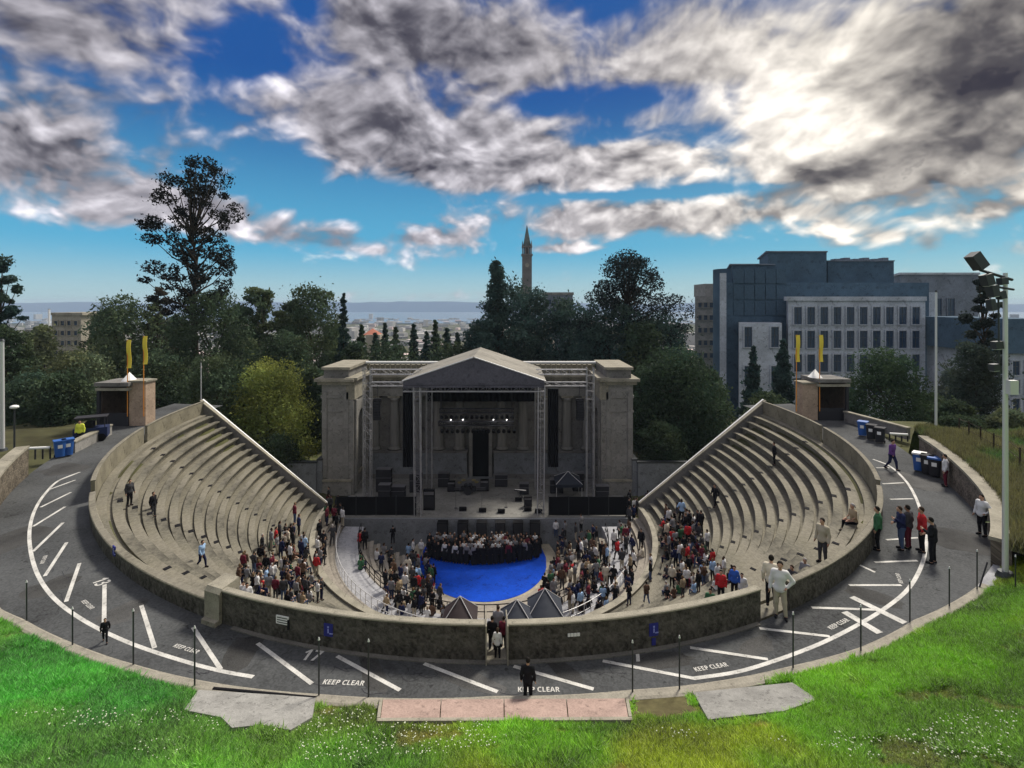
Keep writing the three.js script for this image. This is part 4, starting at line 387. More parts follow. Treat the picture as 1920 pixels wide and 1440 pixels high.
{ const o = thing('path_wall', 'low pale wall running from the left bins toward the left gate', 'wall'); const a = onGround(135, 850), b = onGround(205, 815); const d = b.clone().sub(a), L = d.length(); const g = box(L, 0.7, 0.35); g.rotateY(-Math.atan2(d.z, d.x)); g.translate((a.x + b.x) / 2, 0.34, (a.z + b.z) / 2); mesh('wall_face', g, M.stage, o); const g2 = box(L + 0.1, 0.1, 0.45); g2.rotateY(-Math.atan2(d.z, d.x)); g2.translate((a.x + b.x) / 2, 0.745, (a.z + b.z) / 2); mesh('coping', g2, M.coping, o);
  const q = thing('path_wall', 'low pale wall beside the far bins beyond the right gate', 'wall'); const a2 = onGround(1580, 795), b2 = onGround(1700, 830); const e = b2.clone().sub(a2), L2 = e.length(); const h = box(L2, 0.8, 0.3); h.rotateY(-Math.atan2(e.z, e.x)); h.translate((a2.x + b2.x) / 2 + 0.8, 0.4, (a2.z + b2.z) / 2 - 0.9); mesh('wall_face', h, M.stageDark, q); const h2 = box(L2 + 0.1, 0.1, 0.4); h2.rotateY(-Math.atan2(e.z, e.x)); h2.translate((a2.x + b2.x) / 2 + 0.8, 0.855, (a2.z + b2.z) / 2 - 0.9); mesh('coping', h2, M.coping, q); }
{ // parked dark cart by the left gate
  const p = onGround(172, 826), o = thing('service_cart', 'dark covered service cart parked by the left gate', 'cart', [p.x, 0, p.z], 0.5); mesh('body', box(2.0, 0.7, 1.1, 0, 0.65, 0), mat(0.02, 0.03, 0.08), o); mesh('roof', box(1.9, 0.08, 1.1, 0, 1.75, 0), M.dark, o); for (const x of [-0.85, 0.85]) for (const z of [-0.48, 0.48]) mesh('post', rod(V(x, 1, z), V(x * 0.95, 1.72, z), 0.03), M.dark, o); for (const x of [-0.65, 0.65]) for (const z of [-0.5, 0.5]) { const w = new THREE.CylinderGeometry(0.28, 0.28, 0.16, 14); w.rotateX(Math.PI / 2); w.translate(x, 0.28, z); mesh('wheel', w, M.black, o); } mesh('seat', box(0.5, 0.4, 0.95, -0.1, 1.2, 0), M.black, o);
}
{ // lamp mast at right with its cluster of fittings
  const b = onGround(1885, 1090), o = thing('lamp_mast', 'tall grey floodlight mast at the right edge with dark lamps on top', 'floodlight mast', [b.x, 0.12, b.z]); mesh('pole', rod(V(0, 0, 0), V(0, 11.0, 0), 0.10, 0.07, 12), M.rail, o); mesh('base_plate', rod(V(0, 0, 0), V(0, 0.25, 0), 0.3, 0.22, 12), M.darkMetal, o);
  mesh('cross_arm', merge([rod(V(-1.0, 11.1, 0.1), V(0.25, 10.75, 0), 0.05), rod(V(-0.5, 10.5, 0.15), V(0.3, 10.4, 0), 0.04)]), M.darkMetal, o);
  const f = (x, y, z, rz, sx, sy, sz) => { sx *= 0.8; sy *= 0.8; sz *= 0.8; const g = box(sx, sy, sz); g.rotateZ(rz); g.translate(x, y, z); const k = mesh('floodlight', g, M.darkMetal, o); const l = box(sx * 0.8, 0.02, sz * 0.8, 0, -sy / 2 - 0.012, 0); l.rotateZ(rz); l.translate(x, y, z); mesh('lens', l, M.rail, k); };
  f(-1.12, 11.42, 0.1, 2.2, 0.75, 0.42, 0.5); f(-0.75, 10.75, 0.1, 0.3, 0.34, 0.5, 0.4); f(-0.55, 10.35, 0.1, 0.2, 0.3, 0.5, 0.4); f(-0.2, 10.7, 0.1, 0.1, 0.3, 0.3, 0.3); f(-0.6, 9.85, 0.1, 0.2, 0.22, 0.5, 0.3); f(-0.25, 10.2, 0.1, 0.2, 0.26, 0.34, 0.3); f(-0.3, 8.4, 0, 0.1, 0.34, 0.34, 0.3); f(-0.4, 7.6, 0, 0.1, 0.3, 0.3, 0.3);
  mesh('junction_box', box(0.3, 0.5, 0.2, 0.1, 6.9, 0.15), M.rail, o); mesh('conduit', rod(V(-0.22, 7.2, 0), V(-0.3, 10.4, 0.05), 0.03), M.darkMetal, o);
  const st = thing('mast_stay', 'thin dark stay leaning from the paved corner to the lamp mast', 'stay'); const q = onGround(1836, 1108); mesh('stay_rod', rod(V(q.x, 0.1, q.z), V(q.x + 0.55, 0.85, q.z - 0.3), 0.025), M.dark, st);
}
function mast(px, base, top, depth, label, r = 0.1) { const b = at(px, base, depth), t = at(px, top, depth), o = thing('mast', label, 'pole', [b.x, b.y, b.z]); mesh('pole', rod(V(0, 0, 0), V(0, t.y - b.y, 0), r, r * 0.75, 10), M.rail, o); mesh('base_plate', rod(V(0, 0, 0), V(0, 0.15, 0), r * 2.2, r * 1.8, 10), M.darkMetal, o); mesh('cap', rod(V(0, t.y - b.y, 0), V(0, t.y - b.y + 0.15, 0), r * 1.1, r * 0.6, 8), M.darkMetal, o); }
mast(1755, 828, 548, 38.5, 'thin pale pole before the white building, left of the lamp mast', 0.09); mast(4, 845, 640, 34, 'pale pole at the left edge above the stone wall', 0.14); mast(377, 752, 680, 52, 'thin pale pole just behind the left peak of the seats', 0.05);
{ const b = onGround(27, 842), o = thing('street_lamp', 'small white globe street lamp by the trees at the left edge', 'street lamp', [b.x, 0, b.z]); mesh('pole', rod(V(0, 0, 0), V(0, 2.75, 0), 0.06, 0.045, 8), M.darkMetal, o); const g = new THREE.SphereGeometry(0.2, 12, 8); g.scale(1.3, 0.7, 1.3); g.translate(0, 2.9, 0); mesh('lamp_shade', g, M.white, o); }
{ // thin posts and wires along the lawn
  const posts = [[50, 1166, 1092], [136, 1213, 1142], [250, 1250, 1146], [365, 1290, 1178], [598, 1308, 1200], [691, 1310, 1203], [1186, 1302, 1205], [1274, 1297, 1196], [1487, 1256, 1152], [1614, 1224, 1138], [1706, 1168, 1090], [1780, 1140, 1066], [1832, 1108, 1034], [1904, 1110, 1044]]; const tops = [];
  posts.forEach(([x, b, t], i) => { const p = i === 13 ? onGround(x, b, 0.12) : onLawn(x, b), d = -p.z, h = (b - t) / FOC * d, o = thing('fence_post', `thin dark fence post along the lawn edge, ${['first', 'second', 'third', 'fourth', 'fifth', 'sixth', 'seventh', 'eighth', 'ninth', 'tenth', 'eleventh', 'twelfth', 'thirteenth', 'fourteenth'][i]} from the left`, 'fence post', [p.x, p.y - 0.1, p.z], 0, 'thin posts along the lawn edge'); mesh('post', rod(V(0, 0, 0), V(0, h + 0.1, 0), 0.022, 0.02, 6), M.darkMetal, o); mesh('post_cap', rod(V(0, h + 0.1, 0), V(0, h + 0.17, 0), 0.03, 0.012, 6), M.rail, o); tops.push(V(p.x, p.y + h - 0.02, p.z)); });
}
// plaques and painted symbols on the road wall
function onWall(phiDeg, y, w, h, name, m, parent, t = 0.05) { const f = phiDeg * DEG, p = P(1.0272, f, y), q = P(1.0272, f + 0.01, y), g = box(w, h, t); g.rotateY(Math.atan2(q.z - p.z, q.x - p.x) * -1); g.translate(p.x, p.y, p.z); return mesh(name, g, m, parent); }
{ const o = thing('wall_plaque', 'white plaque with dark lettering lines hung on the parapet at left', 'plaque'); onWall(-13.75, 0.60, 0.44, 0.24, 'board', M.white, o, 0.05); for (const dy of [0.67, 0.60, 0.53]) onWall(-13.75, dy, 0.36, 0.025, 'lettering', M.dark, o, 0.06); onWall(-13.3, 0.5, 0.06, 0.3, 'bracket', M.black, o, 0.05);
  const n = thing('wall_notice', 'small white notice strip on the parapet right of the gate', 'notice'); for (const d of [4.95, 5.15, 5.35, 5.55]) onWall(d, 0.66, 0.075, 0.085, 'lettering', M.white, n, 0.035);
  for (const [d, lab] of [[-10.4, 'dark blue access symbol sign on the parapet left of the gate'], [10.6, 'tall dark blue sign on the parapet right of the gate'], [-33.5, 'dark blue sign on the shaded parapet above the left bays']]) { const s = thing('wall_sign', lab, 'sign'); onWall(d, 0.55, 0.28, 0.36, 'board', M.signBlue, s, 0.04); onWall(d, 0.64, 0.05, 0.05, 'symbol', mat(0.25, 0.28, 0.6), s, 0.06); onWall(d, 0.53, 0.04, 0.12, 'symbol', mat(0.25, 0.28, 0.6), s, 0.06); onWall(d + 0.2, 0.46, 0.1, 0.03, 'symbol', mat(0.25, 0.28, 0.6), s, 0.06); if (d > 0) onWall(d, 0.2, 0.12, 0.2, 'lower_board', M.signBlue, s, 0.04); } }

// ---------------------------------------------------------------- buildings beyond
function windows(parent, x0, x1, y0, y1, z, nx, ny, ww, wh, frameM, paneM) { for (let j = 0; j < ny; j++) for (let i = 0; i < nx; i++) { const x = lerp(x0, x1, nx > 1 ? i / (nx - 1) : 0.5), y = lerp(y0, y1, ny > 1 ? j / (ny - 1) : 0.5), f = 0.22; const w = mesh('window', merge([box(f, wh + 2 * f, 0.5, x - ww / 2 - f / 2, y, z + 0.1), box(f, wh + 2 * f, 0.5, x + ww / 2 + f / 2, y, z + 0.1), box(ww - 0.01, f, 0.5, x, y + wh / 2 + f / 2, z + 0.1), box(ww - 0.01, f, 0.6, x, y - wh / 2 - f / 2, z + 0.14)]), frameM, parent); mesh('pane', box(ww, wh, 0.06, x, y, z + 0.02), paneM, w); mesh('glazing_bar', merge([box(0.08, wh, 0.08, x, y, z + 0.07), box(ww, 0.08, 0.08, x, y + wh * 0.1, z + 0.075)]), M.darkMetal, w); } }
const X = (px, d) => (px - 960) / FOC * d, Y = (py, d) => EYE - (py - HOR) / FOC * d;
const oblique = (g, d, k = 0.36) => { const p = g.attributes.position; for (let i = 0; i < p.count; i++) p.setX(i, p.getX(i) + Math.max(0, -p.getZ(i) - d) * k); g.computeVertexNormals(); return g; }; // a plan that is not square-cornered
const bb = (px0, px1, py0, py1, d, deep) => box(X(px1, d) - X(px0, d), Y(py0, d) - Y(py1, d), deep, (X(px0, d) + X(px1, d)) / 2, (Y(py0, d) + Y(py1, d)) / 2, -d - deep / 2);
const winDark = mat(0.022, 0.045, 0.085, { roughness: 0.25 });
{
  const o = thing('campus_building', 'large pale building with three rows of tall windows and a dark stepped roof', 'building');
  mesh('wall', oblique(bb(1478, 1735, 560, 830, 118, 5.8), 118, 0.44), M.hallWhite, o); mesh('parapet', bb(1474, 1738, 556, 564, 117.6, 1), M.hallWhite, o);
  windows(o, X(1495, 118), X(1716, 118), Y(725, 118), Y(592, 118), -118, 10, 4, 1.75, 3.8, M.hallWhite, winDark);
  mesh('upper_storey', oblique(bb(1362, 1742, 530, 830, 124, 24), 124), M.hallDark, o); mesh('upper_storey', bb(1742, 1758, 548, 830, 124.5, 16), M.hallWhite, o);
  mesh('roof', oblique(bb(1372, 1452, 497, 531, 126, 20), 126), M.hallDark, o); mesh('roof', oblique(bb(1440, 1550, 473, 531, 128, 20), 128), M.hallDark, o); mesh('roof', oblique(bb(1552, 1676, 490, 531, 130, 18), 130), M.hallDark, o); mesh('roof_edge', merge([oblique(bb(1368, 1454, 494.5, 496.9, 125.6, 21), 125.6), oblique(bb(1436, 1552, 470.5, 472.9, 127.6, 21), 127.6), oblique(bb(1551, 1678, 488, 489.9, 129.6, 19), 129.6)]), M.hallGrey, o); for (let k = 0; k < 6; k++) mesh('roof_unit', bb(1566 + k * 18, 1576 + k * 18, 485 - (k % 2) * 2, 489, 133, 2), M.hallGrey, o);
  const cyl = new THREE.CylinderGeometry(5, 5, 26, 20, 1); cyl.translate(X(1400, 126), Y(500, 126) - 13.2, -133); mesh('stair_tower', cyl, M.hallDark, o);
  mesh('fin_wall', oblique(bb(1350, 1362, 512, 830, 121, 2), 121), M.hallWhite, o); mesh('side_block', oblique(bb(1386, 1466, 606, 830, 117, 6.8), 117, 0.4), M.hallWhite, o); windows(o, X(1402, 117), X(1452, 117), Y(705, 117), Y(632, 117), -117, 2, 2, 1.7, 4.4, M.hallWhite, winDark);
  for (let k = 0; k < 3; k++) for (let i = 0; i < 5; i++) mesh('panel', bb(1376 + i * 20, 1394 + i * 20, 505 + k * 30, 531 + k * 30, 123.7, 0.3), M.hallDark, o);
}
{ const o = thing('rear_wing', 'plain grey rear wing right of the pale building', 'building'); mesh('wall', oblique(bb(1690, 1835, 515, 850, 150, 25), 150, 0.5), M.hallGrey, o); mesh('roof_edge', oblique(bb(1687, 1838, 511, 514.8, 149.5, 26), 149.5, 0.5), M.hallWhite, o); windows(o, X(1758, 150), X(1782, 150), Y(690, 150), Y(590, 150), -150, 2, 4, 2, 9, M.hallGrey, winDark); }
{ const o = thing('apartment_tower', 'grey apartment tower left of the pale building', 'building'); mesh('wall', oblique(bb(1303, 1352, 555, 850, 170, 15), 170), M.stage, o); mesh('roof_block', bb(1321, 1352, 532, 556, 172, 10), M.stage, o); windows(o, X(1312, 170), X(1344, 170), Y(690, 170), Y(572, 170), -170, 4, 6, 1.1, 1.5, M.stage, winDark); }
{ const o = thing('edge_building', 'pale building with a dark blue roof at the right edge', 'building'); mesh('wall', bb(1893, 1990, 662, 850, 100, 20), M.hallWhite, o); mesh('roof', bb(1888, 1995, 598, 663, 99, 22), M.hallDark, o); windows(o, X(1903, 100), X(1980, 100), Y(760, 100), Y(690, 100), -100, 4, 3, 1.4, 2.6, M.hallWhite, winDark); }
{ const o = thing('office_block', 'square concrete block among the trees at far left', 'building'); mesh('wall', bb(97, 152, 590, 760, 160, 18), M.cream, o); mesh('roof_edge', bb(95, 154, 586, 591, 159.5, 19), M.cream, o); windows(o, X(106, 160), X(143, 160), Y(680, 160), Y(606, 160), -160, 4, 5, 1.1, 1.3, M.cream, winDark); const q = thing('low_building', 'low cream building left of the square concrete block', 'building'); mesh('wall', bb(48, 98, 622, 760, 175, 14), M.cream, q); mesh('roof_edge', bb(46, 99, 618, 623, 174.5, 15), M.stage, q); windows(q, X(56, 175), X(90, 175), Y(680, 175), Y(635, 175), -175, 5, 4, 1.1, 1.2, M.cream, winDark); }
{ const o = thing('low_building', 'cream building with small turret behind the stage trees', 'building'); mesh('wall', bb(1016, 1040, 640, 760, 140, 8), M.cream, o); mesh('turret', bb(1021, 1034, 606, 640, 141, 2.5), M.cream, o); mesh('roof', bb(1018, 1037, 634, 641, 140.5, 4), M.stage, o); mesh('pane', bb(1025, 1030, 648, 662, 139.7, 0.2), winDark, o); const q = thing('office_block', 'flat topped grey block behind the trees right of the spire', 'building'); mesh('wall', bb(1022, 1074, 552, 760, 200, 14), M.hallGrey, q); mesh('roof_edge', bb(1020, 1076, 548, 553, 199.5, 15), M.stage, q); windows(q, X(1030, 200), X(1066, 200), Y(640, 200), Y(566, 200), -200, 4, 5, 1.3, 1.7, M.hallGrey, winDark);
  const r = thing('low_building', 'low house with a reddish roof among the conifers behind the stage', 'building'); mesh('wall', bb(686, 712, 628, 680, 190, 9), M.cream, r); const g = new THREE.CylinderGeometry(0.1, 4.4, 2.4, 4); g.rotateY(Math.PI / 4); g.translate(X(699, 194), Y(622, 194), -194); mesh('roof', g, mat(0.32, 0.12, 0.08), r); }
{ // bell tower
  const d = 280, o = thing('bell_tower', 'slender stone bell tower with a pointed spire above the trees', 'tower'), cx = X(988, d); const st = concrete(0.24, 0.22, 0.22, 6); mesh('shaft', box(5.0, 62, 5.0, cx, Y(480, d) - 31, -d), st, o); for (const k of [-1, 0, 1]) mesh('rib', box(0.7, 60, 0.3, cx + k * 1.7, Y(482, d) - 30, -d + 2.6), st, o); mesh('balcony', box(5.9, 0.9, 5.9, cx, Y(480, d) + 0.46, -d), st, o);
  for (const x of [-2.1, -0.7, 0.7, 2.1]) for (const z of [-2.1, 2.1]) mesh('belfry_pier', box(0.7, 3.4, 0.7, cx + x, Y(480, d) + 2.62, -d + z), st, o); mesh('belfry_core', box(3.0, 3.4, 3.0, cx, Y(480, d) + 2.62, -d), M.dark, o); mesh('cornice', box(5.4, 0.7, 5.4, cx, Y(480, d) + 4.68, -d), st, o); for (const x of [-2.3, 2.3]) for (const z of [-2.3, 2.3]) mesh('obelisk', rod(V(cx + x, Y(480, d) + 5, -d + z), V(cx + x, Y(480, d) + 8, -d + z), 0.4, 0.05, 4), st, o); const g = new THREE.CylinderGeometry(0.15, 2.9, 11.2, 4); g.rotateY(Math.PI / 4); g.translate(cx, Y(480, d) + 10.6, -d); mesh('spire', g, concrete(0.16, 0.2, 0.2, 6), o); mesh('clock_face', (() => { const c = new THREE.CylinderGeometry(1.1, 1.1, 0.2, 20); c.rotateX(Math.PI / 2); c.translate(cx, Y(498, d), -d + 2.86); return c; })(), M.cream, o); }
{ const o = thing('chimney_stack', 'thin pale stack on the horizon left of the concrete block', 'chimney'); mesh('shaft', rod(V(X(92, 700), -60, -700), V(X(92, 700), Y(580, 700), -700), 1.6, 1.2, 10), M.white, o); mesh('rim', rod(V(X(92, 700), Y(580, 700), -700), V(X(92, 700), Y(579, 700), -700), 1.5, 1.5, 10), M.stage, o); }
{ // the flat city far off
  const R = rng(23), g = new THREE.BoxGeometry(1, 1, 1); g.translate(0, 0.5, 0); const N = 2600, im = new THREE.InstancedMesh(g, mat(1, 1, 1, { roughness: 0.8 }), N), T = new THREE.Matrix4(), q = new THREE.Quaternion(), c = new THREE.Color(); for (let i = 0; i < N; i++) { const d = 420 + Math.pow(R(), 1.4) * 2100, x = (R() * 2 - 1) * d * 1.05; q.setFromAxisAngle(QY, R() * 3); T.compose(V(x, Math.max(-64, landY(x, -d) - 2), -d), q, V(8 + R() * 22, 4 + R() * 8 + (R() < 0.06 ? R() * 24 : 0), 8 + R() * 16)); im.setMatrixAt(i, T); const k = 0.15 + R() * 0.5; c.setRGB(k * (R() < 0.12 ? 1.2 : 1), k * 0.95, k * 0.9); im.setColorAt(i, c); } im.name = 'distant_city'; im.userData.kind = 'stuff'; scene.add(im); }

// ---------------------------------------------------------------- trees
const leafMats = {};
function leafMat(key, r, g, b) { return leafMats[key] || (leafMats[key] = new THREE.MeshPhysicalMaterial({ color: new THREE.Color().setRGB(r * 1.15, g * 1.18, b * 1.15), vertexColors: true, side: THREE.DoubleSide, roughness: 0.95, specularIntensity: 0.15, transmission: 0.3, thickness: 0 })); }
function crownGeo(clumps, per, leaf, R, flat = 0.75) { // leaf-sized quads gathered in clumps of uneven size and tone
  const pos = [], col = []; const n = V(), u = V(), v = V(), c = V();
  for (const k of clumps) { const tone = 0.62 + R() * 0.76, warm = (R() - 0.5) * 0.22, cnt = Math.round(per * 1.3 * (k.w || 1)), ax = 0.65 + R() * 0.8, ay = 0.6 + R() * 0.8, az = 0.65 + R() * 0.8;
    for (let i = 0; i < cnt; i++) { do n.set(R() * 2 - 1, R() * 2 - 1, R() * 2 - 1); while (n.lengthSq() > 1 || n.lengthSq() < 0.01); const rr = Math.pow(n.length(), 0.75) * (R() < 0.14 ? 1 + R() * 0.75 : 1); n.normalize(); c.set(k.x + n.x * rr * k.r * ax, k.y + n.y * rr * k.r * flat * ay, k.z + n.z * rr * k.r * az);
      u.set(R() - 0.5, R() - 0.5, R() - 0.5).normalize(); v.set(R() - 0.5, R() - 0.8, R() - 0.5).normalize(); const s = leaf * 0.8 * (0.55 + R() * 0.9); u.multiplyScalar(s); v.multiplyScalar(s * 0.75); const t = tone * (0.8 + R() * 0.4);
      const A = [c.x - u.x, c.y - u.y, c.z - u.z], B = [c.x + v.x, c.y + v.y, c.z + v.z], C = [c.x + u.x, c.y + u.y, c.z + u.z], D = [c.x - v.x * 0.6, c.y - v.y * 0.6, c.z - v.z * 0.6]; pos.push(...A, ...B, ...C, ...A, ...C, ...D); for (let q = 0; q < 6; q++) col.push(t * (1 + warm), t, t * (1 - warm)); } }
  const g = new THREE.BufferGeometry(); g.setAttribute('position', new THREE.Float32BufferAttribute(pos, 3)); g.setAttribute('color', new THREE.Float32BufferAttribute(col, 3)); g.computeVertexNormals(); return g;
}
let treeN = 0;
function tree(kind, label, px, top, w, depth, o = {}) {
  const R = rng(1000 + 77 * treeN++), x = X(px, depth), z = -depth, y0 = o.base !== undefined ? o.base : landY(x, z) - 0.1, H = Y(top, depth) - y0, W = w / FOC * depth / 2 * (kind === 'broadleaf' ? 1.14 : 1), cb = o.crown || 0.3, bark = o.pale ? M.paleBark : M.bark; // W: half width of the crown, cb: where it begins
  const t = thing(kind === 'conifer' ? 'conifer_tree' : kind === 'euc' ? 'eucalyptus_tree' : kind === 'bush' ? 'bush' : 'broadleaf_tree', label, kind === 'bush' ? 'bush' : 'tree', [x, y0, z], 0, o.group);
  const clumps = [], limbs = []; const lean = (R() - 0.5) * 0.04 * H;
  if (kind === 'conifer') { const n = o.n || 64; for (let i = 0; i < n; i++) { const f = (i + R()) / n, yy = H * lerp(cb, 0.985, f), rr = 1.25 * W * Math.pow(1 - f, 0.8) * (0.6 + R() * 0.5) + 0.12, a = i * 2.4 + R(), d = rr * 0.6; clumps.push({ x: Math.cos(a) * d, y: yy - rr * 0.2, z: Math.sin(a) * d, r: Math.max(0.2, rr * 0.5), w: 0.3 + 0.9 * rr / W }); } limbs.push(rod(V(0, 0, 0), V(0, H * 0.97, 0), W * 0.07 + 0.08, 0.03, 7)); }
  else {
    const n = o.n || (kind === 'euc' ? 34 : 60), trunkTop = kind === 'euc' ? 0.72 : 0.55; let prev = V(0, 0, 0); const spine = [prev]; for (let i = 1; i <= 6; i++) { const f = i / 6 * trunkTop, p = V(lean * f + (R() - 0.5) * 0.25 * W * f, H * f, (R() - 0.5) * 0.2 * W * f); limbs.push(rod(prev, p, lerp(H * 0.017 + 0.06, 0.06, (i - 1) / 6), lerp(H * 0.017 + 0.06, 0.06, i / 6), 7)); spine.push(p); prev = p; }
    for (let i = 0; i < n; i++) { const f = (i + R() * 0.9) / n; const env = o.env ? o.env(f) : kind === 'euc' ? Math.pow(Math.sin(Math.PI * Math.min(0.97, 0.10 + f * 0.86)), 0.6) : Math.sqrt(Math.max(0.02, 1 - Math.pow(Math.max(0, f - 0.3) / 0.72, 2))) * (0.82 + 0.18 * Math.min(1, f * 4)); const a = i * 2.3999 + R() * 0.6, rad = kind === 'euc' ? (i % 3 ? 0.55 + R() * 0.42 : R() * 0.4) : 0.42 + R() * 0.42; const r = kind === 'euc' ? (o.cl || 0.24) * W * (0.7 + R() * 0.7) : W * (0.26 + R() * 0.16);
      const p = V(Math.cos(a) * env * W * rad + lean * f, H * lerp(cb, 1, f) - r * 0.6, Math.sin(a) * env * W * rad); clumps.push({ x: p.x, y: p.y, z: p.z, r, w: kind === 'euc' ? Math.pow(r / ((o.cl || 0.24) * W), 2) : 1 });
      if (kind === 'euc' ? true : i % 4 === 0) { const sy = Math.min(p.y - 0.1 * H, trunkTop * H), si = Math.max(0, Math.min(5.99, sy / (trunkTop * H) * 6)), sp = spine[Math.floor(si)].clone().lerp(spine[Math.floor(si) + 1], si % 1), mid = sp.clone().lerp(p, 0.55).add(V(0, -H * 0.015, 0)); limbs.push(rod(sp, mid, 0.07 + W * 0.012, 0.05 + W * 0.006, 5), rod(mid, p, 0.05 + W * 0.006, 0.03, 4)); } }
  }
  const c = o.color || [0.05, 0.07, 0.03], lm = leafMat(c.join(), ...c);
  if (kind !== 'bush') mesh('trunk', merge(limbs), bark, t); else { const st = mesh('stem', merge(limbs), bark, t); st.name = 'stem'; }
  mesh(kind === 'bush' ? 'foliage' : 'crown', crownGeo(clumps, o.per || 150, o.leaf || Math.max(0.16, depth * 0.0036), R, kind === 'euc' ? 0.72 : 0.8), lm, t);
  return t;
}
const GD = [0.050, 0.072, 0.040], GM = [0.070, 0.096, 0.052], GO = [0.11, 0.13, 0.07], GB = [0.040, 0.068, 0.058], GY = [0.165, 0.19, 0.05], GR = [0.05, 0.046, 0.036];
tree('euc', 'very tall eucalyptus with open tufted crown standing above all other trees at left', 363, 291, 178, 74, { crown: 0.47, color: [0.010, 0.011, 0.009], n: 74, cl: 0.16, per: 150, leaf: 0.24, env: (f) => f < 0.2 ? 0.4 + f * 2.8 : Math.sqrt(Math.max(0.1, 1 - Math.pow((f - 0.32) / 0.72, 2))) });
tree('broadleaf', 'dense dark tree directly below the tall eucalyptus crown', 392, 542, 140, 72, { crown: 0.12, color: GD, per: 190 });
tree('broadleaf', 'dark rounded tree behind the left gate banners', 238, 552, 150, 78, { crown: 0.15, color: GM, per: 190 });
tree('euc', 'ragged dark tree between the gate banners and the tall eucalyptus', 296, 535, 70, 82, { crown: 0.3, color: GR, n: 30, per: 160 });
tree('euc', 'pale stemmed eucalyptus right of the tall eucalyptus', 497, 535, 92, 84, { crown: 0.25, color: GM, pale: 1, n: 44, per: 190 });
tree('broadleaf', 'tall rounded tree left of the small pointed conifer', 592, 532, 118, 86, { crown: 0.12, color: GM, per: 200 });
tree('broadleaf', 'dark tree mass behind the yellow green tree', 540, 620, 120, 70, { crown: 0.1, color: GD, per: 170 });
tree('conifer', 'pointed dark conifer left of the stage house roof', 644, 545, 40, 84, { crown: 0.05, color: GB, per: 130 });
tree('broadleaf', 'yellow green leafy tree beside the left stage tower', 507, 676, 150, 60, { crown: 0.08, color: GY, n: 90, per: 250, leaf: 0.17, base: -8.3, env: (f) => Math.max(0.25, 1.12 - f * 0.72) });
tree('broadleaf', 'grey green olive like tree left of the left gate', 150, 652, 130, 56, { crown: 0.15, color: GO, per: 220, leaf: 0.18 });
tree('broadleaf', 'bluish green tree behind the small street lamp at left', 66, 700, 100, 50, { crown: 0.1, color: [0.055, 0.085, 0.055], per: 200, leaf: 0.17 });
tree('euc', 'tall dark tree cut by the left edge of the photo', 2, 478, 70, 58, { crown: 0.3, color: GB, n: 40, per: 200 });
tree('broadleaf', 'dark tree low at the left edge behind the pale pole', 18, 610, 90, 54, { crown: 0.1, color: GD, per: 200 });
tree('broadleaf', 'small brownish tree in front of the concrete block at far left', 82, 608, 60, 90, { crown: 0.1, color: GO, per: 140 });
tree('broadleaf', 'dark tree filling the gap behind the left gate pier', 300, 660, 130, 62, { crown: 0.08, color: GD, per: 190 });
tree('broadleaf', 'dark shrubby tree behind the left peak of the seats', 410, 660, 120, 60, { crown: 0.06, color: GM, per: 190 });
tree('broadleaf', 'dark low tree left of the left gate booth', 190, 730, 110, 52, { crown: 0.06, color: GD, per: 180 });
tree('broadleaf', 'dark tree between yellow green tree and stage tower', 586, 690, 60, 68, { crown: 0.05, color: GD, per: 150 });
[[446, 570, 80, 92, 'slim dark tree right of the dense tree under the eucalyptus', GD], [548, 560, 70, 96, 'dark tree in the gap left of the tall rounded tree', GD], [200, 575, 80, 96, 'dark tree left behind the rounded tree at the left gate', GD], [330, 590, 80, 88, 'dark tree in the gap below the ragged tree', GD], [455, 630, 90, 76, 'green tree between the seats peak and the yellow green tree', GM], [630, 610, 60, 92, 'dark tree at the foot of the pointed conifer', GD], [120, 700, 90, 48, 'dark green tree above the blue bins', GD], [30, 660, 90, 64, 'dark tree filling the left edge above the street lamp', GD], [245, 640, 100, 66, 'dark tree right behind the banner poles', GD], [665, 640, 60, 80, 'dark tree touching the left stage tower roof', GD], [948, 522, 110, 94, 'broad ragged crowned tree right beside the slim ragged tree', GB], [902, 600, 70, 88, 'dark tree at the foot of the slim ragged tree', GB], [1105, 600, 90, 90, 'dark tree left below the wide eucalyptus', GB], [1200, 600, 90, 80, 'dark tree in the middle below the wide eucalyptus', GD], [1320, 690, 90, 72, 'dark tree between stage and the pale building', GD], [1740, 735, 60, 60, 'dark bushy tree right of the round green tree', GD], [1590, 740, 60, 62, 'dark bushy tree left of the round green tree', GD]].forEach(([a, b, w, d, lab, c]) => tree('broadleaf', lab, a, b, w, d, { crown: 0.06, color: c, per: 170, n: 56 }));
const conL = ['first', 'second', 'third', 'fourth', 'fifth', 'sixth', 'seventh', 'eighth', 'ninth', 'tenth', 'eleventh', 'twelfth'];
[[678, 606, 34, 96], [704, 622, 40, 92], [722, 604, 30, 100], [742, 612, 36, 96], [776, 604, 34, 104], [800, 620, 44, 96], [816, 598, 34, 108], [838, 612, 38, 100], [858, 622, 36, 96], [880, 628, 44, 92], [1010, 634, 40, 96], [1064, 640, 44, 94]].forEach(([a, b, w, d], i) => tree('conifer', `small dark conifer in the row behind the stage roof, ${conL[i]} from the left`, a, b, w * 1.45, d, { crown: 0.03, color: i % 3 ? GB : GD, per: 110, n: 70, group: 'conifers behind the stage roof' }));
tree('broadleaf', 'low dark hedge tree behind the left half of the stage roof', 730, 640, 140, 88, { crown: 0.03, color: GD, per: 130 }); tree('broadleaf', 'low dark hedge tree behind the ridge of the stage roof', 850, 640, 130, 88, { crown: 0.03, color: GD, per: 130 });
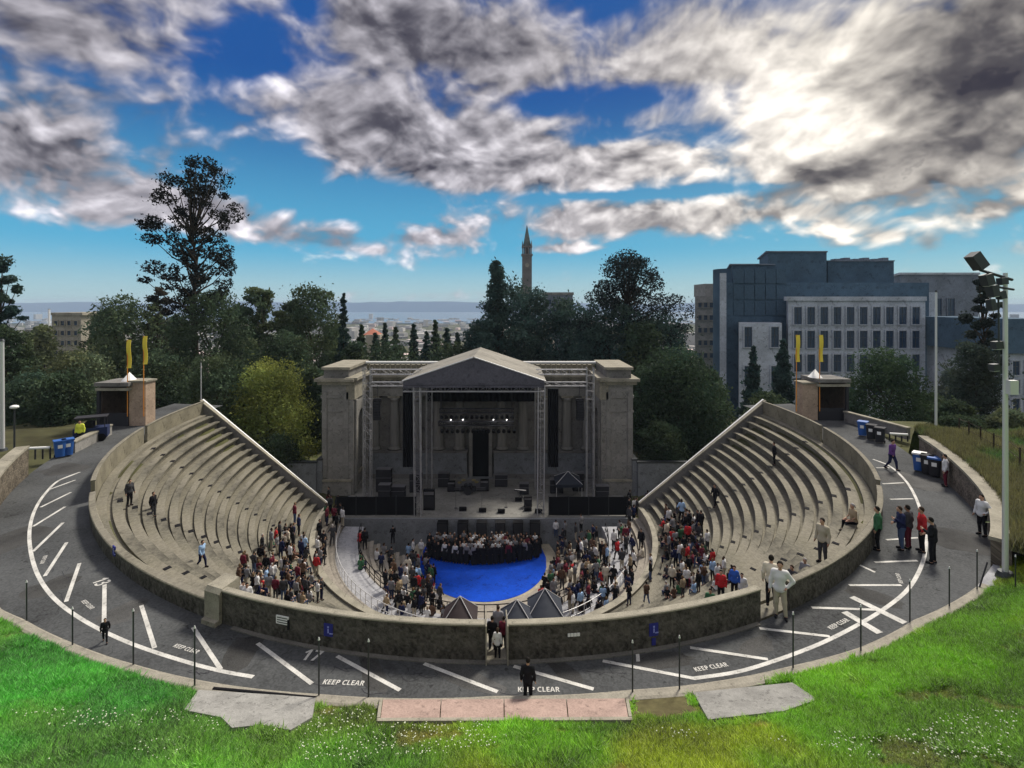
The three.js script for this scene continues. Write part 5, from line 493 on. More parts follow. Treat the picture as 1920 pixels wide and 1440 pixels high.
tree('euc', 'slim ragged tree left of the bell tower', 934, 486, 100, 92, { crown: 0.12, color: GB, n: 80, cl: 0.2, per: 120, env: (f) => Math.max(0.12, 1.05 - f) });
tree('broadleaf', 'dark tree in front of the foot of the bell tower', 992, 538, 100, 98, { crown: 0.1, color: GB, per: 170 });
tree('broadleaf', 'dark bluish tree below the flat grey block', 1064, 556, 110, 96, { crown: 0.1, color: GB, per: 170 });
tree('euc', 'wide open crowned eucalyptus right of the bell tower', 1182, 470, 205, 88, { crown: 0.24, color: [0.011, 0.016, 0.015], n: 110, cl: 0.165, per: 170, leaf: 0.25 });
tree('broadleaf', 'dark bluish tree under the wide open eucalyptus', 1150, 560, 150, 84, { crown: 0.08, color: GB, per: 190 });
tree('broadleaf', 'dark bluish tree at the right foot of the wide eucalyptus', 1240, 585, 120, 84, { crown: 0.08, color: GB, per: 180 });
tree('broadleaf', 'big dark green tree right of the right stage tower', 1268, 655, 170, 66, { crown: 0.06, color: [0.036, 0.06, 0.035], n: 80, per: 230, base: -8 });
tree('broadleaf', 'dark undergrowth tree at the right stage tower', 1210, 690, 70, 70, { crown: 0.05, color: GD, per: 150 });
tree('conifer', 'dark pointed conifer before the left white block', 1412, 648, 46, 78, { crown: 0.05, color: GB, per: 120 });
tree('conifer', 'broad dark conifer left of the right gate banners', 1468, 632, 62, 80, { crown: 0.04, color: GB, per: 150 });
tree('broadleaf', 'round green tree before the row of tall windows', 1660, 655, 142, 58, { crown: 0.06, color: [0.042, 0.07, 0.036], n: 84, per: 240, leaf: 0.18 });
tree('broadleaf', 'low dark tree behind the right gate pier', 1440, 735, 90, 60, { crown: 0.05, color: GD, per: 160 });
tree('euc', 'tall thin dark tree behind the lamp mast', 1846, 520, 62, 56, { crown: 0.3, color: [0.03, 0.04, 0.035], n: 36, per: 170 });
tree('broadleaf', 'grey green tree behind the lamp mast base', 1828, 640, 90, 52, { crown: 0.1, color: [0.05, 0.065, 0.05], per: 180, leaf: 0.17 });
tree('broadleaf', 'pale bluish bush tree left of the lamp mast', 1790, 690, 70, 64, { crown: 0.1, color: [0.08, 0.10, 0.09], per: 170 });
tree('bush', 'dark bush on the hillside behind the right stone wall', 1790, 752, 74, 46, { crown: 0.05, color: GD, per: 170, leaf: 0.15 });
tree('bush', 'brownish bush below the edge building', 1890, 770, 70, 44, { crown: 0.05, color: GO, per: 170, leaf: 0.15 });
tree('bush', 'dark low bush at the foot of the yellow green tree', 520, 815, 80, 57, { crown: 0.05, color: GD, per: 170, leaf: 0.15, base: -7.3 });
tree('bush', 'dark low bush on the brown bank right of the stage tower', 1240, 790, 90, 59, { crown: 0.05, color: GD, per: 170, leaf: 0.15, base: -7.8 });
tree('bush', 'green bush on the hillside above the man leaning at the wall', 1862, 862, 70, 34, { crown: 0.03, color: GM, per: 150, leaf: 0.13, base: 1.3, n: 40 }); tree('bush', 'low dark green bush on the hillside by the wire fence', 1800, 790, 60, 42, { crown: 0.03, color: GD, per: 150, leaf: 0.14, base: 1.0, n: 40 });
// plants at the right edge with strap leaves
const leafPlant = [mat(0.10, 0.2, 0.05, { side: THREE.DoubleSide }), mat(0.45, 0.5, 0.3, { side: THREE.DoubleSide })];
[[1907, 1010, 0.9, 'strap leaved plant with pale tips at the right edge, nearer one'], [1900, 950, 1.0, 'strap leaved plant with pale tips at the right edge, farther one']].forEach(([px, py, s, lab], i) => { const R = rng(90 + i), d = 22 + i * 3, p = at(px, py, d), o = thing('strap_leaf_plant', lab, 'plant', [p.x, p.y, p.z], 0, 'strap leaved plants'); for (let k = 0; k < 26; k++) { const a = R() * 6.28, L = (0.5 + R() * 0.7) * s, up = 0.5 + R() * 0.5, pos = [], idx = []; for (let j = 0; j <= 5; j++) { const f = j / 5, r = L * f, y = L * up * (f * 1.5 - f * f * 0.9), w = 0.045 * (1 - f * 0.85); pos.push(Math.cos(a) * r - Math.sin(a) * w, y, Math.sin(a) * r + Math.cos(a) * w, Math.cos(a) * r + Math.sin(a) * w, y, Math.sin(a) * r - Math.cos(a) * w); if (j) { const q = j * 2; idx.push(q - 2, q - 1, q, q, q - 1, q + 1); } } const g = new THREE.BufferGeometry(); g.setAttribute('position', new THREE.Float32BufferAttribute(pos, 3)); g.setIndex(idx); g.computeVertexNormals(); mesh('leaf', g, leafPlant[k % 2], o); } });

// ---------------------------------------------------------------- people
function nets(lo, hi, cell, f) { // smooth mesh of the surface f = 0
  const n = [0, 1, 2].map((i) => Math.ceil((hi[i] - lo[i]) / cell) + 1), [nx, ny, nz] = n, F = new Float32Array(nx * ny * nz); const id = (i, j, k) => i + nx * (j + ny * k);
  for (let k = 0; k < nz; k++) for (let j = 0; j < ny; j++) for (let i = 0; i < nx; i++) F[id(i, j, k)] = f(lo[0] + i * cell, lo[1] + j * cell, lo[2] + k * cell);
  const vi = new Int32Array(nx * ny * nz).fill(-1), pos = [], idx = []; const E = [[0, 1], [2, 3], [4, 5], [6, 7], [0, 2], [1, 3], [4, 6], [5, 7], [0, 4], [1, 5], [2, 6], [3, 7]];
  for (let k = 0; k < nz - 1; k++) for (let j = 0; j < ny - 1; j++) for (let i = 0; i < nx - 1; i++) { const c = []; let neg = 0; for (let q = 0; q < 8; q++) { const v = F[id(i + (q & 1), j + ((q >> 1) & 1), k + (q >> 2))]; c.push(v); if (v < 0) neg++; } if (!neg || neg === 8) continue; let x = 0, y = 0, z = 0, m = 0; for (const [a, b] of E) if ((c[a] < 0) !== (c[b] < 0)) { const t = c[a] / (c[a] - c[b]); x += lerp(a & 1, b & 1, t); y += lerp((a >> 1) & 1, (b >> 1) & 1, t); z += lerp(a >> 2, b >> 2, t); m++; } vi[id(i, j, k)] = pos.length / 3; pos.push(lo[0] + (i + x / m) * cell, lo[1] + (j + y / m) * cell, lo[2] + (k + z / m) * cell); }
  const quad = (a, b, c, d, fl) => { if (a < 0 || b < 0 || c < 0 || d < 0) return; fl ? idx.push(a, c, b, a, d, c) : idx.push(a, b, c, a, c, d); };
  for (let k = 1; k < nz - 1; k++) for (let j = 1; j < ny - 1; j++) for (let i = 1; i < nx - 1; i++) { const v = F[id(i, j, k)] < 0; if (v !== (F[id(i + 1, j, k)] < 0)) quad(vi[id(i, j - 1, k - 1)], vi[id(i, j, k - 1)], vi[id(i, j, k)], vi[id(i, j - 1, k)], !v); if (v !== (F[id(i, j + 1, k)] < 0)) quad(vi[id(i - 1, j, k - 1)], vi[id(i - 1, j, k)], vi[id(i, j, k)], vi[id(i, j, k - 1)], !v); if (v !== (F[id(i, j, k + 1)] < 0)) quad(vi[id(i - 1, j - 1, k)], vi[id(i, j - 1, k)], vi[id(i, j, k)], vi[id(i - 1, j, k)], !v); }
  const g = new THREE.BufferGeometry(); g.setAttribute('position', new THREE.Float32BufferAttribute(pos, 3)); g.setIndex(idx); g.computeVertexNormals(); return g;
}
function cap(a, b, ra, rb) { const [ax, ay, az] = a, dx = b[0] - ax, dy = b[1] - ay, dz = b[2] - az, L = dx * dx + dy * dy + dz * dz || 1e-9; return (x, y, z) => { const t = Math.min(1, Math.max(0, ((x - ax) * dx + (y - ay) * dy + (z - az) * dz) / L)); return Math.hypot(x - ax - dx * t, y - ay - dy * t, z - az - dz * t) - (ra + (rb - ra) * t); }; }
const union = (L, k) => (x, y, z) => { let d = 9; for (const f of L) { const e = f(x, y, z); if (Math.abs(d - e) < k) { const h = 0.5 + 0.5 * (d - e) / k; d = d * (1 - h) + e * h - k * h * (1 - h); } else d = Math.min(d, e); } return d; };
// joints of each pose: [elbow, wrist] and [knee, ankle] per side, pelvis height, torso lean
const POSES = {
  stand: { hip: 0.92, chest: [0, 1.28, 0], arms: [[0.25, 1.14, -0.03, 0.27, 0.88, 0.06], [-0.25, 1.14, -0.03, -0.27, 0.88, 0.05]], legs: [[0.105, 0.5, 0.02, 0.11, 0.08, -0.02], [-0.105, 0.5, 0.02, -0.12, 0.08, 0]] },
  phone: { hip: 0.92, chest: [0, 1.27, 0.01], arms: [[0.25, 1.14, 0.04, 0.10, 1.25, 0.26], [-0.25, 1.13, 0.0, -0.12, 1.05, 0.22]], legs: [[0.11, 0.5, 0.03, 0.13, 0.08, 0.02], [-0.10, 0.5, 0.0, -0.11, 0.08, -0.04]] },
  hip: { hip: 0.92, chest: [0.01, 1.28, 0], arms: [[0.37, 1.17, -0.06, 0.21, 1.0, 0.06], [-0.25, 1.13, -0.02, -0.28, 0.88, 0.05]], legs: [[0.13, 0.5, 0.02, 0.17, 0.08, 0.03], [-0.10, 0.5, 0.01, -0.10, 0.08, -0.02]] },
  walk: { hip: 0.91, chest: [0, 1.27, 0.04], arms: [[0.25, 1.13, -0.10, 0.26, 0.90, -0.08], [-0.25, 1.14, 0.06, -0.24, 0.92, 0.20]], legs: [[0.10, 0.50, 0.18, 0.11, 0.09, 0.22], [-0.10, 0.49, -0.04, -0.10, 0.11, -0.32]] },
  sit: { hip: 0.52, chest: [0, 0.88, 0.05], arms: [[0.25, 0.75, 0.06, 0.13, 0.62, 0.32], [-0.25, 0.75, 0.06, -0.13, 0.62, 0.32]], legs: [[0.12, 0.52, 0.42, 0.12, 0.09, 0.40], [-0.12, 0.52, 0.42, -0.13, 0.09, 0.44]] },
  sitb: { hip: 0.52, chest: [0, 0.87, 0.10], arms: [[0.27, 0.72, 0.14, 0.08, 0.68, 0.40], [-0.26, 0.73, 0.05, -0.18, 0.60, 0.30]], legs: [[0.16, 0.52, 0.40, 0.14, 0.09, 0.34], [-0.10, 0.52, 0.43, -0.12, 0.09, 0.46]] },
};
function figure(poseName, o = {}) {
  const p = POSES[poseName], cell = o.cell || 0.05, wom = o.woman ? 1 : 0, [cx, cy, cz] = p.chest, h = p.hip, sh = wom ? 0.165 : 0.185, nk = [cx, cy + 0.23, cz + 0.01], hd = [cx + (o.turn || 0), cy + 0.365, cz + 0.035 + (o.nod || 0)];
  const torso = [cap([0, h, 0], [cx, cy, cz], 0.125 + wom * 0.012, wom ? 0.118 : 0.135), cap([-0.06, h, 0], [0.06, h, 0], 0.125, 0.125), cap([cx - sh + 0.04, cy + 0.13, cz], [cx + sh - 0.04, cy + 0.13, cz], 0.075, 0.075), cap([cx - 0.07, cy, cz], [cx + 0.07, cy, cz], 0.115, 0.115)];
  const upper = p.arms.map((a, i) => cap([cx + (i ? -sh : sh), cy + 0.13, cz], a.slice(0, 3), 0.058, 0.042)), fore = p.arms.map((a) => cap(a.slice(0, 3), a.slice(3), 0.043, 0.028));
  const hands = p.arms.map((a) => { const e = V(...a.slice(0, 3)), w = V(...a.slice(3)), d = w.clone().sub(e).normalize(); return [cap(a.slice(3), w.clone().addScaledVector(d, 0.09).toArray(), 0.032, 0.026), w, d]; });
  const thigh = p.legs.map((l, i) => cap([i ? -0.085 : 0.085, h - 0.02, 0], l.slice(0, 3), 0.088, 0.058)), shank = p.legs.map((l) => cap(l.slice(0, 3), l.slice(3), 0.056, 0.038)), foot = p.legs.map((l) => cap([l[3], l[4] - 0.035, l[5] - 0.03], [l[3] * 1.12, l[4] - 0.045, l[5] + 0.15], 0.042, 0.034));
  const skull = [(x, y, z) => Math.hypot((x - hd[0]) / 0.078, (y - hd[1]) / 0.108, (z - hd[2]) / 0.094) * 0.09 - 0.09, cap(nk, [hd[0], hd[1] - 0.06, hd[2] - 0.02], 0.054, 0.052), cap([hd[0], hd[1] - 0.01, hd[2] + 0.085], [hd[0], hd[1] - 0.025, hd[2] + 0.105], 0.014, 0.018), cap([hd[0], hd[1] - 0.075, hd[2] + 0.05], [hd[0], hd[1] - 0.08, hd[2] + 0.06], 0.035, 0.03), cap([hd[0] - 0.08, hd[1] - 0.015, hd[2]], [hd[0] - 0.085, hd[1] + 0.015, hd[2] - 0.005], 0.014, 0.016), cap([hd[0] + 0.08, hd[1] - 0.015, hd[2]], [hd[0] + 0.085, hd[1] + 0.015, hd[2] - 0.005], 0.014, 0.016)];
  const all = [...torso, ...upper, ...fore, ...hands.map((q) => q[0]), ...thigh, ...shank, ...foot], top = cy + 0.52, B = (m = 0) => [[-0.5, -0.06, -0.5], [0.5, top + 0.05, 0.62]];
  const body = union([union(all, 0.05), union(skull, 0.03)], 0.04), out = {};
  const blow = (f, t) => (x, y, z) => f(x, y, z) - t;
  out.body = nets(...B(), cell, body);
  if (o.fine) { // five fingers on each hand, on a finer grid, joined into the body's mesh
    const extra = hands.map(([, w, d], s) => { const side = V(0, 0, 1).sub(d.clone().multiplyScalar(d.z)).normalize(), out2 = new THREE.Vector3().crossVectors(d, side).normalize(), base = w.clone().addScaledVector(d, 0.075), chains = []; [[-0.028, 0.066], [-0.009, 0.078], [0.010, 0.073], [0.028, 0.055]].forEach(([t, L]) => { const r = base.clone().addScaledVector(side, t), k1 = r.clone().addScaledVector(d, L * 0.5).addScaledVector(out2, 0.006), k2 = k1.clone().addScaledVector(d, L * 0.5).addScaledVector(out2, 0.018); chains.push(cap(r.toArray(), k1.toArray(), 0.0095, 0.009), cap(k1.toArray(), k2.toArray(), 0.009, 0.0075)); }); const tb = w.clone().addScaledVector(d, 0.03).addScaledVector(side, 0.03), t1 = tb.clone().addScaledVector(side, 0.025).addScaledVector(d, 0.03), t2 = t1.clone().addScaledVector(d, 0.035); chains.push(cap(tb.toArray(), t1.toArray(), 0.012, 0.011), cap(t1.toArray(), t2.toArray(), 0.011, 0.009)); const f = union(chains, 0.003), c0 = w.clone().addScaledVector(d, 0.09); return nets([c0.x - 0.12, c0.y - 0.12, c0.z - 0.12], [c0.x + 0.12, c0.y + 0.12, c0.z + 0.12], 0.006, f); });
    const strip2 = (g) => { const q = g.index ? g.toNonIndexed() : g; return q; }; out.body = mergeGeometries([strip2(out.body), ...extra.map(strip2)]);
  }
  const waist = h - 0.06;
  const sleeves = o.short ? upper : [...upper, ...fore]; const sh1 = blow(union([...torso, ...sleeves], 0.05), 0.019);
  out.shirt = nets(...B(), cell, (x, y, z) => Math.max(sh1(x, y, z), waist - y - 0.05));
  if (o.robe) { const sk = (x, y, z) => Math.max(Math.hypot(x, z * 1.15) - lerp(0.29, 0.16, Math.min(1, Math.max(0, (y - 0.12) / (cy - 0.12)))), 0.12 - y, y - cy); out.trousers = nets(...B(), cell, sk); }
  else { const tr = blow(union([...thigh, ...shank, torso[1]], 0.04), 0.017), lowest = o.shorts ? h - 0.42 : 0.07; out.trousers = nets(...B(), cell, (x, y, z) => Math.max(tr(x, y, z), y - (h + 0.05), lowest - y)); }
  out.shoes = nets(...B(), cell * 0.85, (x, y, z) => Math.max(blow(union(foot, 0.02), 0.009)(x, y, z), -0.004 - y));
  const hr = (x, y, z) => Math.hypot((x - hd[0]) / 0.092, (y - hd[1] - 0.01) / 0.122, (z - hd[2] + 0.008) / 0.106) * 0.1 - 0.1; const lock = cap([hd[0], hd[1], hd[2] - 0.07], [cx, cy + 0.16, cz - 0.1], 0.07, 0.055), hs = wom ? union([hr, lock], 0.03) : hr;
  out.hair = nets([hd[0] - 0.2, cy, hd[2] - 0.3], [hd[0] + 0.2, top + 0.1, hd[2] + 0.2], cell * 0.75, (x, y, z) => Math.max(hs(x, y, z), z - hd[2] - 0.045 + Math.max(0, hd[1] + 0.03 - y) * 1.4 - Math.max(0, y - hd[1] - 0.06) * 0.9, (wom ? cy + 0.1 : hd[1] - 0.075) - y));
  return out;
}
const FIG = { stand: figure('stand'), standw: figure('stand', { woman: 1 }), phone: figure('phone', { short: 1, nod: 0.03 }), hip: figure('hip', { woman: 1, short: 1 }), walk: figure('walk'), sit: figure('sit'), sitw: figure('sit', { woman: 1, short: 1 }), sitb: figure('sitb', { nod: 0.05 }), robe: figure('stand', { robe: 1, woman: 1, cell: 0.05 }), robep: figure('phone', { robe: 1, cell: 0.05 }) };
const FINE = {}; const fine = (k, pose, o) => FINE[k] || (FINE[k] = figure(pose, { ...o, fine: 1, cell: 0.025 }));
const CLOTH = { black: [0.012, 0.012, 0.015], navy: [0.015, 0.02, 0.06], charcoal: [0.05, 0.05, 0.055], grey: [0.2, 0.2, 0.21], white: [0.6, 0.6, 0.6], cream: [0.55, 0.5, 0.4], red: [0.42, 0.025, 0.03], maroon: [0.13, 0.02, 0.035], blue: [0.03, 0.10, 0.42], 'light blue': [0.28, 0.42, 0.62], green: [0.04, 0.12, 0.06], teal: [0.06, 0.22, 0.24], tan: [0.32, 0.25, 0.16], khaki: [0.38, 0.34, 0.26], orange: [0.55, 0.15, 0.03], pink: [0.6, 0.3, 0.32], purple: [0.12, 0.05, 0.2], brown: [0.10, 0.06, 0.04], yellow: [0.65, 0.7, 0.08], denim: [0.06, 0.09, 0.17] };
const clothM = {}; const cm = (c) => clothM[c] || (clothM[c] = mat(...CLOTH[c], { roughness: 0.95 }));
const SKIN = [[0.42, 0.24, 0.16], [0.50, 0.30, 0.21], [0.26, 0.14, 0.09], [0.12, 0.065, 0.045]].map((c) => mat(...c, { roughness: 0.6 })), HAIR = [[0.012, 0.01, 0.008], [0.04, 0.025, 0.015], [0.12, 0.08, 0.04], [0.35, 0.33, 0.31]].map((c) => mat(...c, { roughness: 0.8 }));
const proto = {};
function person(figKey, fig, top, bottom, pos, turn, label, group, skin = 0, hair = 0, s = 1, shoe = 'black') {
  const key = [figKey, top, bottom, skin, hair, shoe].join(); let o;
  if (proto[key]) { o = proto[key].clone(); o.userData = {}; } else { o = new THREE.Group(); mesh('body', fig.body, SKIN[skin], o); mesh('shirt', fig.shirt, cm(top), o); mesh(figKey.startsWith('robe') ? 'robe' : 'trousers', fig.trousers, cm(bottom), o); mesh('shoes', fig.shoes, cm(shoe), o); mesh('hair', fig.hair, HAIR[hair], o); proto[key] = o; }
  o.name = numbered('person'); o.position.copy(pos); o.rotation.y = turn; o.scale.setScalar(s); scene.add(o); tag(o, label, 'person', group); return o;
}
const bowlHit = (px, py) => { for (let t = 15.2; t < 58; t += 0.03) { const x = (px - 960) / FOC * t, y = EYE - (py - HOR) / FOC * t, [r] = inv(x, -t); if (r < 1.002 && y < seatY(r) + 0.01) return V(x, seatY(r), -t); } return null; };
const faceStage = (p) => Math.atan2(XS - p.x, -56 - p.z);
const onSeat = (rr, deg) => P(rr, deg * DEG, seatY(rr));
const P1 = (px, py, ht, figKey, fig, top, bottom, turn, label, o = {}) => { const q = o.pos || (o.bowl ? bowlHit(px, py) : onGround(px, py)); if (o.pos && figKey.startsWith('sit')) q.y -= 0.42 * (o.s || 1); return person(figKey, fig, top, bottom, q, turn, label, null, o.skin || 0, o.hair || 0, o.s || 1, o.shoe); };
// people one can tell apart, nearest first
P1(1462, 1157, 105, 'fineHip', fine('hip', 'hip', { short: 0 }), 'white', 'khaki', -0.5, 'person in white shirt and khaki trousers standing at the right gap in the parapet', { hair: 0, s: 1.02 });
P1(1447, 1146, 90, 'fineStand', fine('stand', 'stand', {}), 'cream', 'black', 2.6, 'person in cream top and black trousers partly behind the man in white at the gap', { pos: onGround(1446, 1136), s: 0.95, hair: 0 });
P1(1646, 1031, 90, 'fineStand', fine('stand', 'stand', {}), 'green', 'black', -2.2, 'person in dark green standing against the parapet at the right bend');
P1(1690, 1030, 85, 'finePhone', fine('phone', 'phone', { nod: 0.03 }), 'navy', 'denim', -1.8, 'person in navy top and jeans on the parking bays at right', { hair: 1 });
P1(1701, 1034, 85, 'fineStand', fine('stand', 'stand', {}), 'charcoal', 'maroon', -2.6, 'person in charcoal top next to the one in navy on the right parking bays', { skin: 2, pos: onGround(1703, 1028) });
P1(1729, 1035, 90, 'fineStand', fine('stand', 'stand', {}), 'red', 'black', -2.0, 'person in a red shirt standing on the white road line at right', { hair: 1, s: 1.03 });
P1(1749, 1056, 90, 'finePhone', fine('phone', 'phone', { nod: 0.03 }), 'black', 'black', -2.4, 'person dressed in black on the road right of the red shirt', {});
P1(1672, 881, 60, 'walk', FIG.walk, 'purple', 'navy', 0.4, 'person in dark purple walking on the road beyond the right bays', { s: 1.05 });
P1(1773, 912, 58, 'fineStand', fine('stand', 'stand', {}), 'white', 'maroon', -2.2, 'person in white shirt and dark trousers before the right stone wall by the bins', { hair: 0 });
P1(1843, 1006, 60, 'fineHip', fine('hip', 'hip', { short: 0 }), 'white', 'black', -1.4, 'person in white shirt and black trousers leaning at the right stone wall', { hair: 0, pos: onGround(1841, 1003) });
P1(150, 832, 40, 'stand', FIG.stand, 'yellow', 'black', 0.3, 'person in a bright yellow safety vest by the left path wall', { pos: onGround(150, 834) });
P1(197, 1205, 35, 'walk', FIG.walk, 'black', 'black', 0.6, 'small dark child walking on the road edge line at left', { s: 0.42 });
P1(990, 1312, 60, 'fineStand', fine('stand', 'stand', {}), 'black', 'black', 3.0, 'dark silhouetted person at the curb below the middle gate', { pos: V(0.405, -0.20, -13.62), s: 0.66 });
P1(930, 1222, 50, 'fineStand', fine('standw', 'stand', { woman: 1 }), 'white', 'black', 2.9, 'person in a white top in the middle gate, front of the group', { pos: V(-0.41, -0.02, -15.05), s: 0.5, hair: 1 });
P1(926, 1215, 50, 'stand', FIG.stand, 'black', 'black', 3.0, 'person in black on the left side of the middle gate', { pos: V(-0.58, -0.1, -15.5), s: 0.58 });
P1(940, 1215, 50, 'phone', FIG.phone, 'maroon', 'black', 2.8, 'person in maroon on the right side of the middle gate', { pos: V(-0.25, -0.1, -15.6), s: 0.54 });
P1(934, 1180, 50, 'stand', FIG.stand, 'grey', 'black', 3.1, 'person in grey at the back of the group in the middle gate', { pos: V(-0.42, -0.2, -16.1), s: 0.62, hair: 1 });
P1(378, 1064, 55, 'fineWalk', fine('walk', 'walk', {}), 'light blue', 'navy', 1.4, 'person in a light blue shirt walking down the left seats with a dark bag', { bowl: 1, s: 0.72 });
P1(243, 948, 45, 'fineStand', fine('stand', 'stand', {}), 'charcoal', 'black', 1.2, 'person in dark clothes standing on the left seats, left of two', { bowl: 1, s: 0.8 });
P1(287, 970, 45, 'stand', FIG.stand, 'black', 'charcoal', 1.4, 'person in dark clothes standing on the left seats, right of two', { bowl: 1, s: 0.8 });
P1(1452, 872, 42, 'stand', FIG.stand, 'black', 'black', -1.2, 'person in black standing high on the right seats', { bowl: 1 });
P1(1341, 950, 38, 'walk', FIG.walk, 'black', 'black', -1.0, 'person in black climbing the lower right seats alone', { bowl: 1 });
P1(1293, 1000, 40, 'stand', FIG.stand, 'black', 'black', -0.8, 'person in black standing beside the seated crowd on the right seats', { bowl: 1 });
P1(1478, 1052, 40, 'sitb', FIG.sitb, 'charcoal', 'denim', -1.1, 'person in charcoal sitting on the rim of the right seats, left of the trio', { pos: onSeat(0.975, 28.6), hair: 1, s: 0.8 });
P1(1496, 1045, 40, 'sit', FIG.sit, 'grey', 'black', -1.1, 'person in grey sitting on the rim of the right seats, middle of the trio', { pos: onSeat(0.976, 30.6), hair: 3, s: 0.8 });
P1(1513, 1042, 60, 'fineStand', fine('stand', 'stand', {}), 'khaki', 'charcoal', -1.1, 'person in khaki standing on the rim of the right seats beside the seated pair', { pos: onSeat(0.988, 32.2) });
P1(1615, 1000, 30, 'sitw', FIG.sitw, 'tan', 'black', -1.6, 'person in tan sitting alone on the rim near the right bend', { pos: onSeat(0.99, 43.4), hair: 3 });
P1(1350, 1118, 60, 'sit', FIG.sit, 'green', 'black', -0.5, 'person in dark green sitting just behind the right part of the parapet', { pos: onSeat(0.955, 19.2) , s: 0.66 });
P1(1366, 1105, 60, 'stand', FIG.stand, 'red', 'black', -0.5, 'person in a red top behind the parapet at right', { pos: onSeat(0.955, 20.4) , s: 0.66 });
P1(1383, 1100, 60, 'standw', FIG.standw, 'blue', 'black', -0.5, 'person in a bright blue top behind the parapet at right', { pos: onSeat(0.955, 22.0) , s: 0.66 });
P1(1398, 1090, 60, 'stand', FIG.stand, 'white', 'denim', -0.5, 'person in white next to the bright blue top behind the parapet at right', { pos: onSeat(0.95, 23.4) , s: 0.66 });
P1(424, 1105, 50, 'sit', FIG.sit, 'white', 'light blue', 0.6, 'person in white sitting at the left end of the crowd above the stair pier', { pos: onSeat(0.955, -21.3) , s: 0.66 });

// the crowd: places scattered inside outlines on the seats, each looking at the stage
const R2 = rng(4242); const inside = (x, y, L) => { let c = false; for (let i = 0, j = L.length - 1; i < L.length; j = i++) { const [a, b] = L[i], [p, q] = L[j]; if ((b > y) !== (q > y) && x < (p - a) * (y - b) / (q - b) + a) c = !c; } return c; };
const TOPS = ['black', 'black', 'black', 'black', 'black', 'charcoal', 'charcoal', 'charcoal', 'navy', 'navy', 'grey', 'grey', 'white', 'white', 'white', 'cream', 'red', 'maroon', 'brown', 'tan', 'brown', 'black', 'light blue', 'green'], BOTT = ['black', 'black', 'denim', 'charcoal', 'navy', 'khaki'];
const PO = { sit: 'seated', sitw: 'seated', sitb: 'seated leaning', stand: 'standing', standw: 'standing', phone: 'standing', hip: 'hand on hip', walk: 'walking' };
function crowd(where, L, n, sitShare, gap, nearRail = false) {
  const x0 = Math.min(...L.map((q) => q[0])), x1 = Math.max(...L.map((q) => q[0])), y0 = Math.min(...L.map((q) => q[1])), y1 = Math.max(...L.map((q) => q[1])), spots = []; let tries = 0;
  while (spots.length < n && tries++ < n * 60) { const px = lerp(x0, x1, R2()), py = lerp(y0, y1, R2()); if (!inside(px, py, L)) continue; const p = bowlHit(px, py); if (!p || p.z > -16.6 || spots.some((q) => q.distanceTo(p) < gap)) continue; spots.push(p);
    const sits = R2() < sitShare, k = sits ? ['sit', 'sitw', 'sitb'][Math.floor(R2() * 3)] : ['stand', 'standw', 'phone', 'hip', 'walk', 'stand'][Math.floor(R2() * 6)], top = TOPS[Math.floor(R2() * TOPS.length)], bot = BOTT[Math.floor(R2() * BOTT.length)]; const [r, f] = inv(p.x, p.z); if (sits) { p.y -= 0.42 * Math.min(1, Math.max(0.6, -p.z / 43)); } const turn = faceStage(p) + (R2() - 0.5) * (sits ? 0.5 : 2.2);
    person(k, FIG[k], top, bot, p, turn, `${PO[k]} person in ${top} top and ${bot === 'denim' ? 'jeans' : bot + ' trousers'} ${where}`, `${PO[k]} people in ${top} tops and ${bot === 'denim' ? 'jeans' : bot + ' trousers'} ${where}`, Math.floor(R2() * 4), R2() < 0.6 ? 0 : Math.floor(R2() * 4), Math.min(0.97, Math.max(0.6, -p.z / 43)) * (0.95 + R2() * 0.1)); }
}
crowd('in left steep seats crowd', [[440, 1085], [520, 1010], [560, 985], [575, 1040], [590, 1142], [510, 1132], [430, 1110]], 52, 0.7, 0.5);
crowd('on the left cross aisle', [[600, 970], [650, 985], [615, 1040], [620, 1140], [596, 1135], [585, 1040]], 16, 0.05, 0.6);
crowd('on the left lower seats', [[748, 1040], [798, 1045], [820, 1110], [838, 1160], [705, 1155], [722, 1105]], 52, 0.45, 0.5);
crowd('on far left lower seats', [[660, 1015], [790, 1015], [770, 1060], [680, 1090]], 10, 0.5, 0.9);
crowd('on the right lower seats', [[1030, 1005], [1110, 1010], [1140, 1060], [1130, 1150], [1030, 1160], [1000, 1140], [1040, 1080]], 62, 0.4, 0.48);
crowd('on the right cross aisle', [[1150, 1000], [1190, 1010], [1225, 1070], [1215, 1135], [1150, 1145], [1150, 1060]], 24, 0.05, 0.6);
crowd('in right steep seats crowd', [[1235, 985], [1270, 960], [1310, 985], [1345, 1060], [1400, 1085], [1330, 1112], [1250, 1130], [1250, 1060]], 58, 0.65, 0.52);
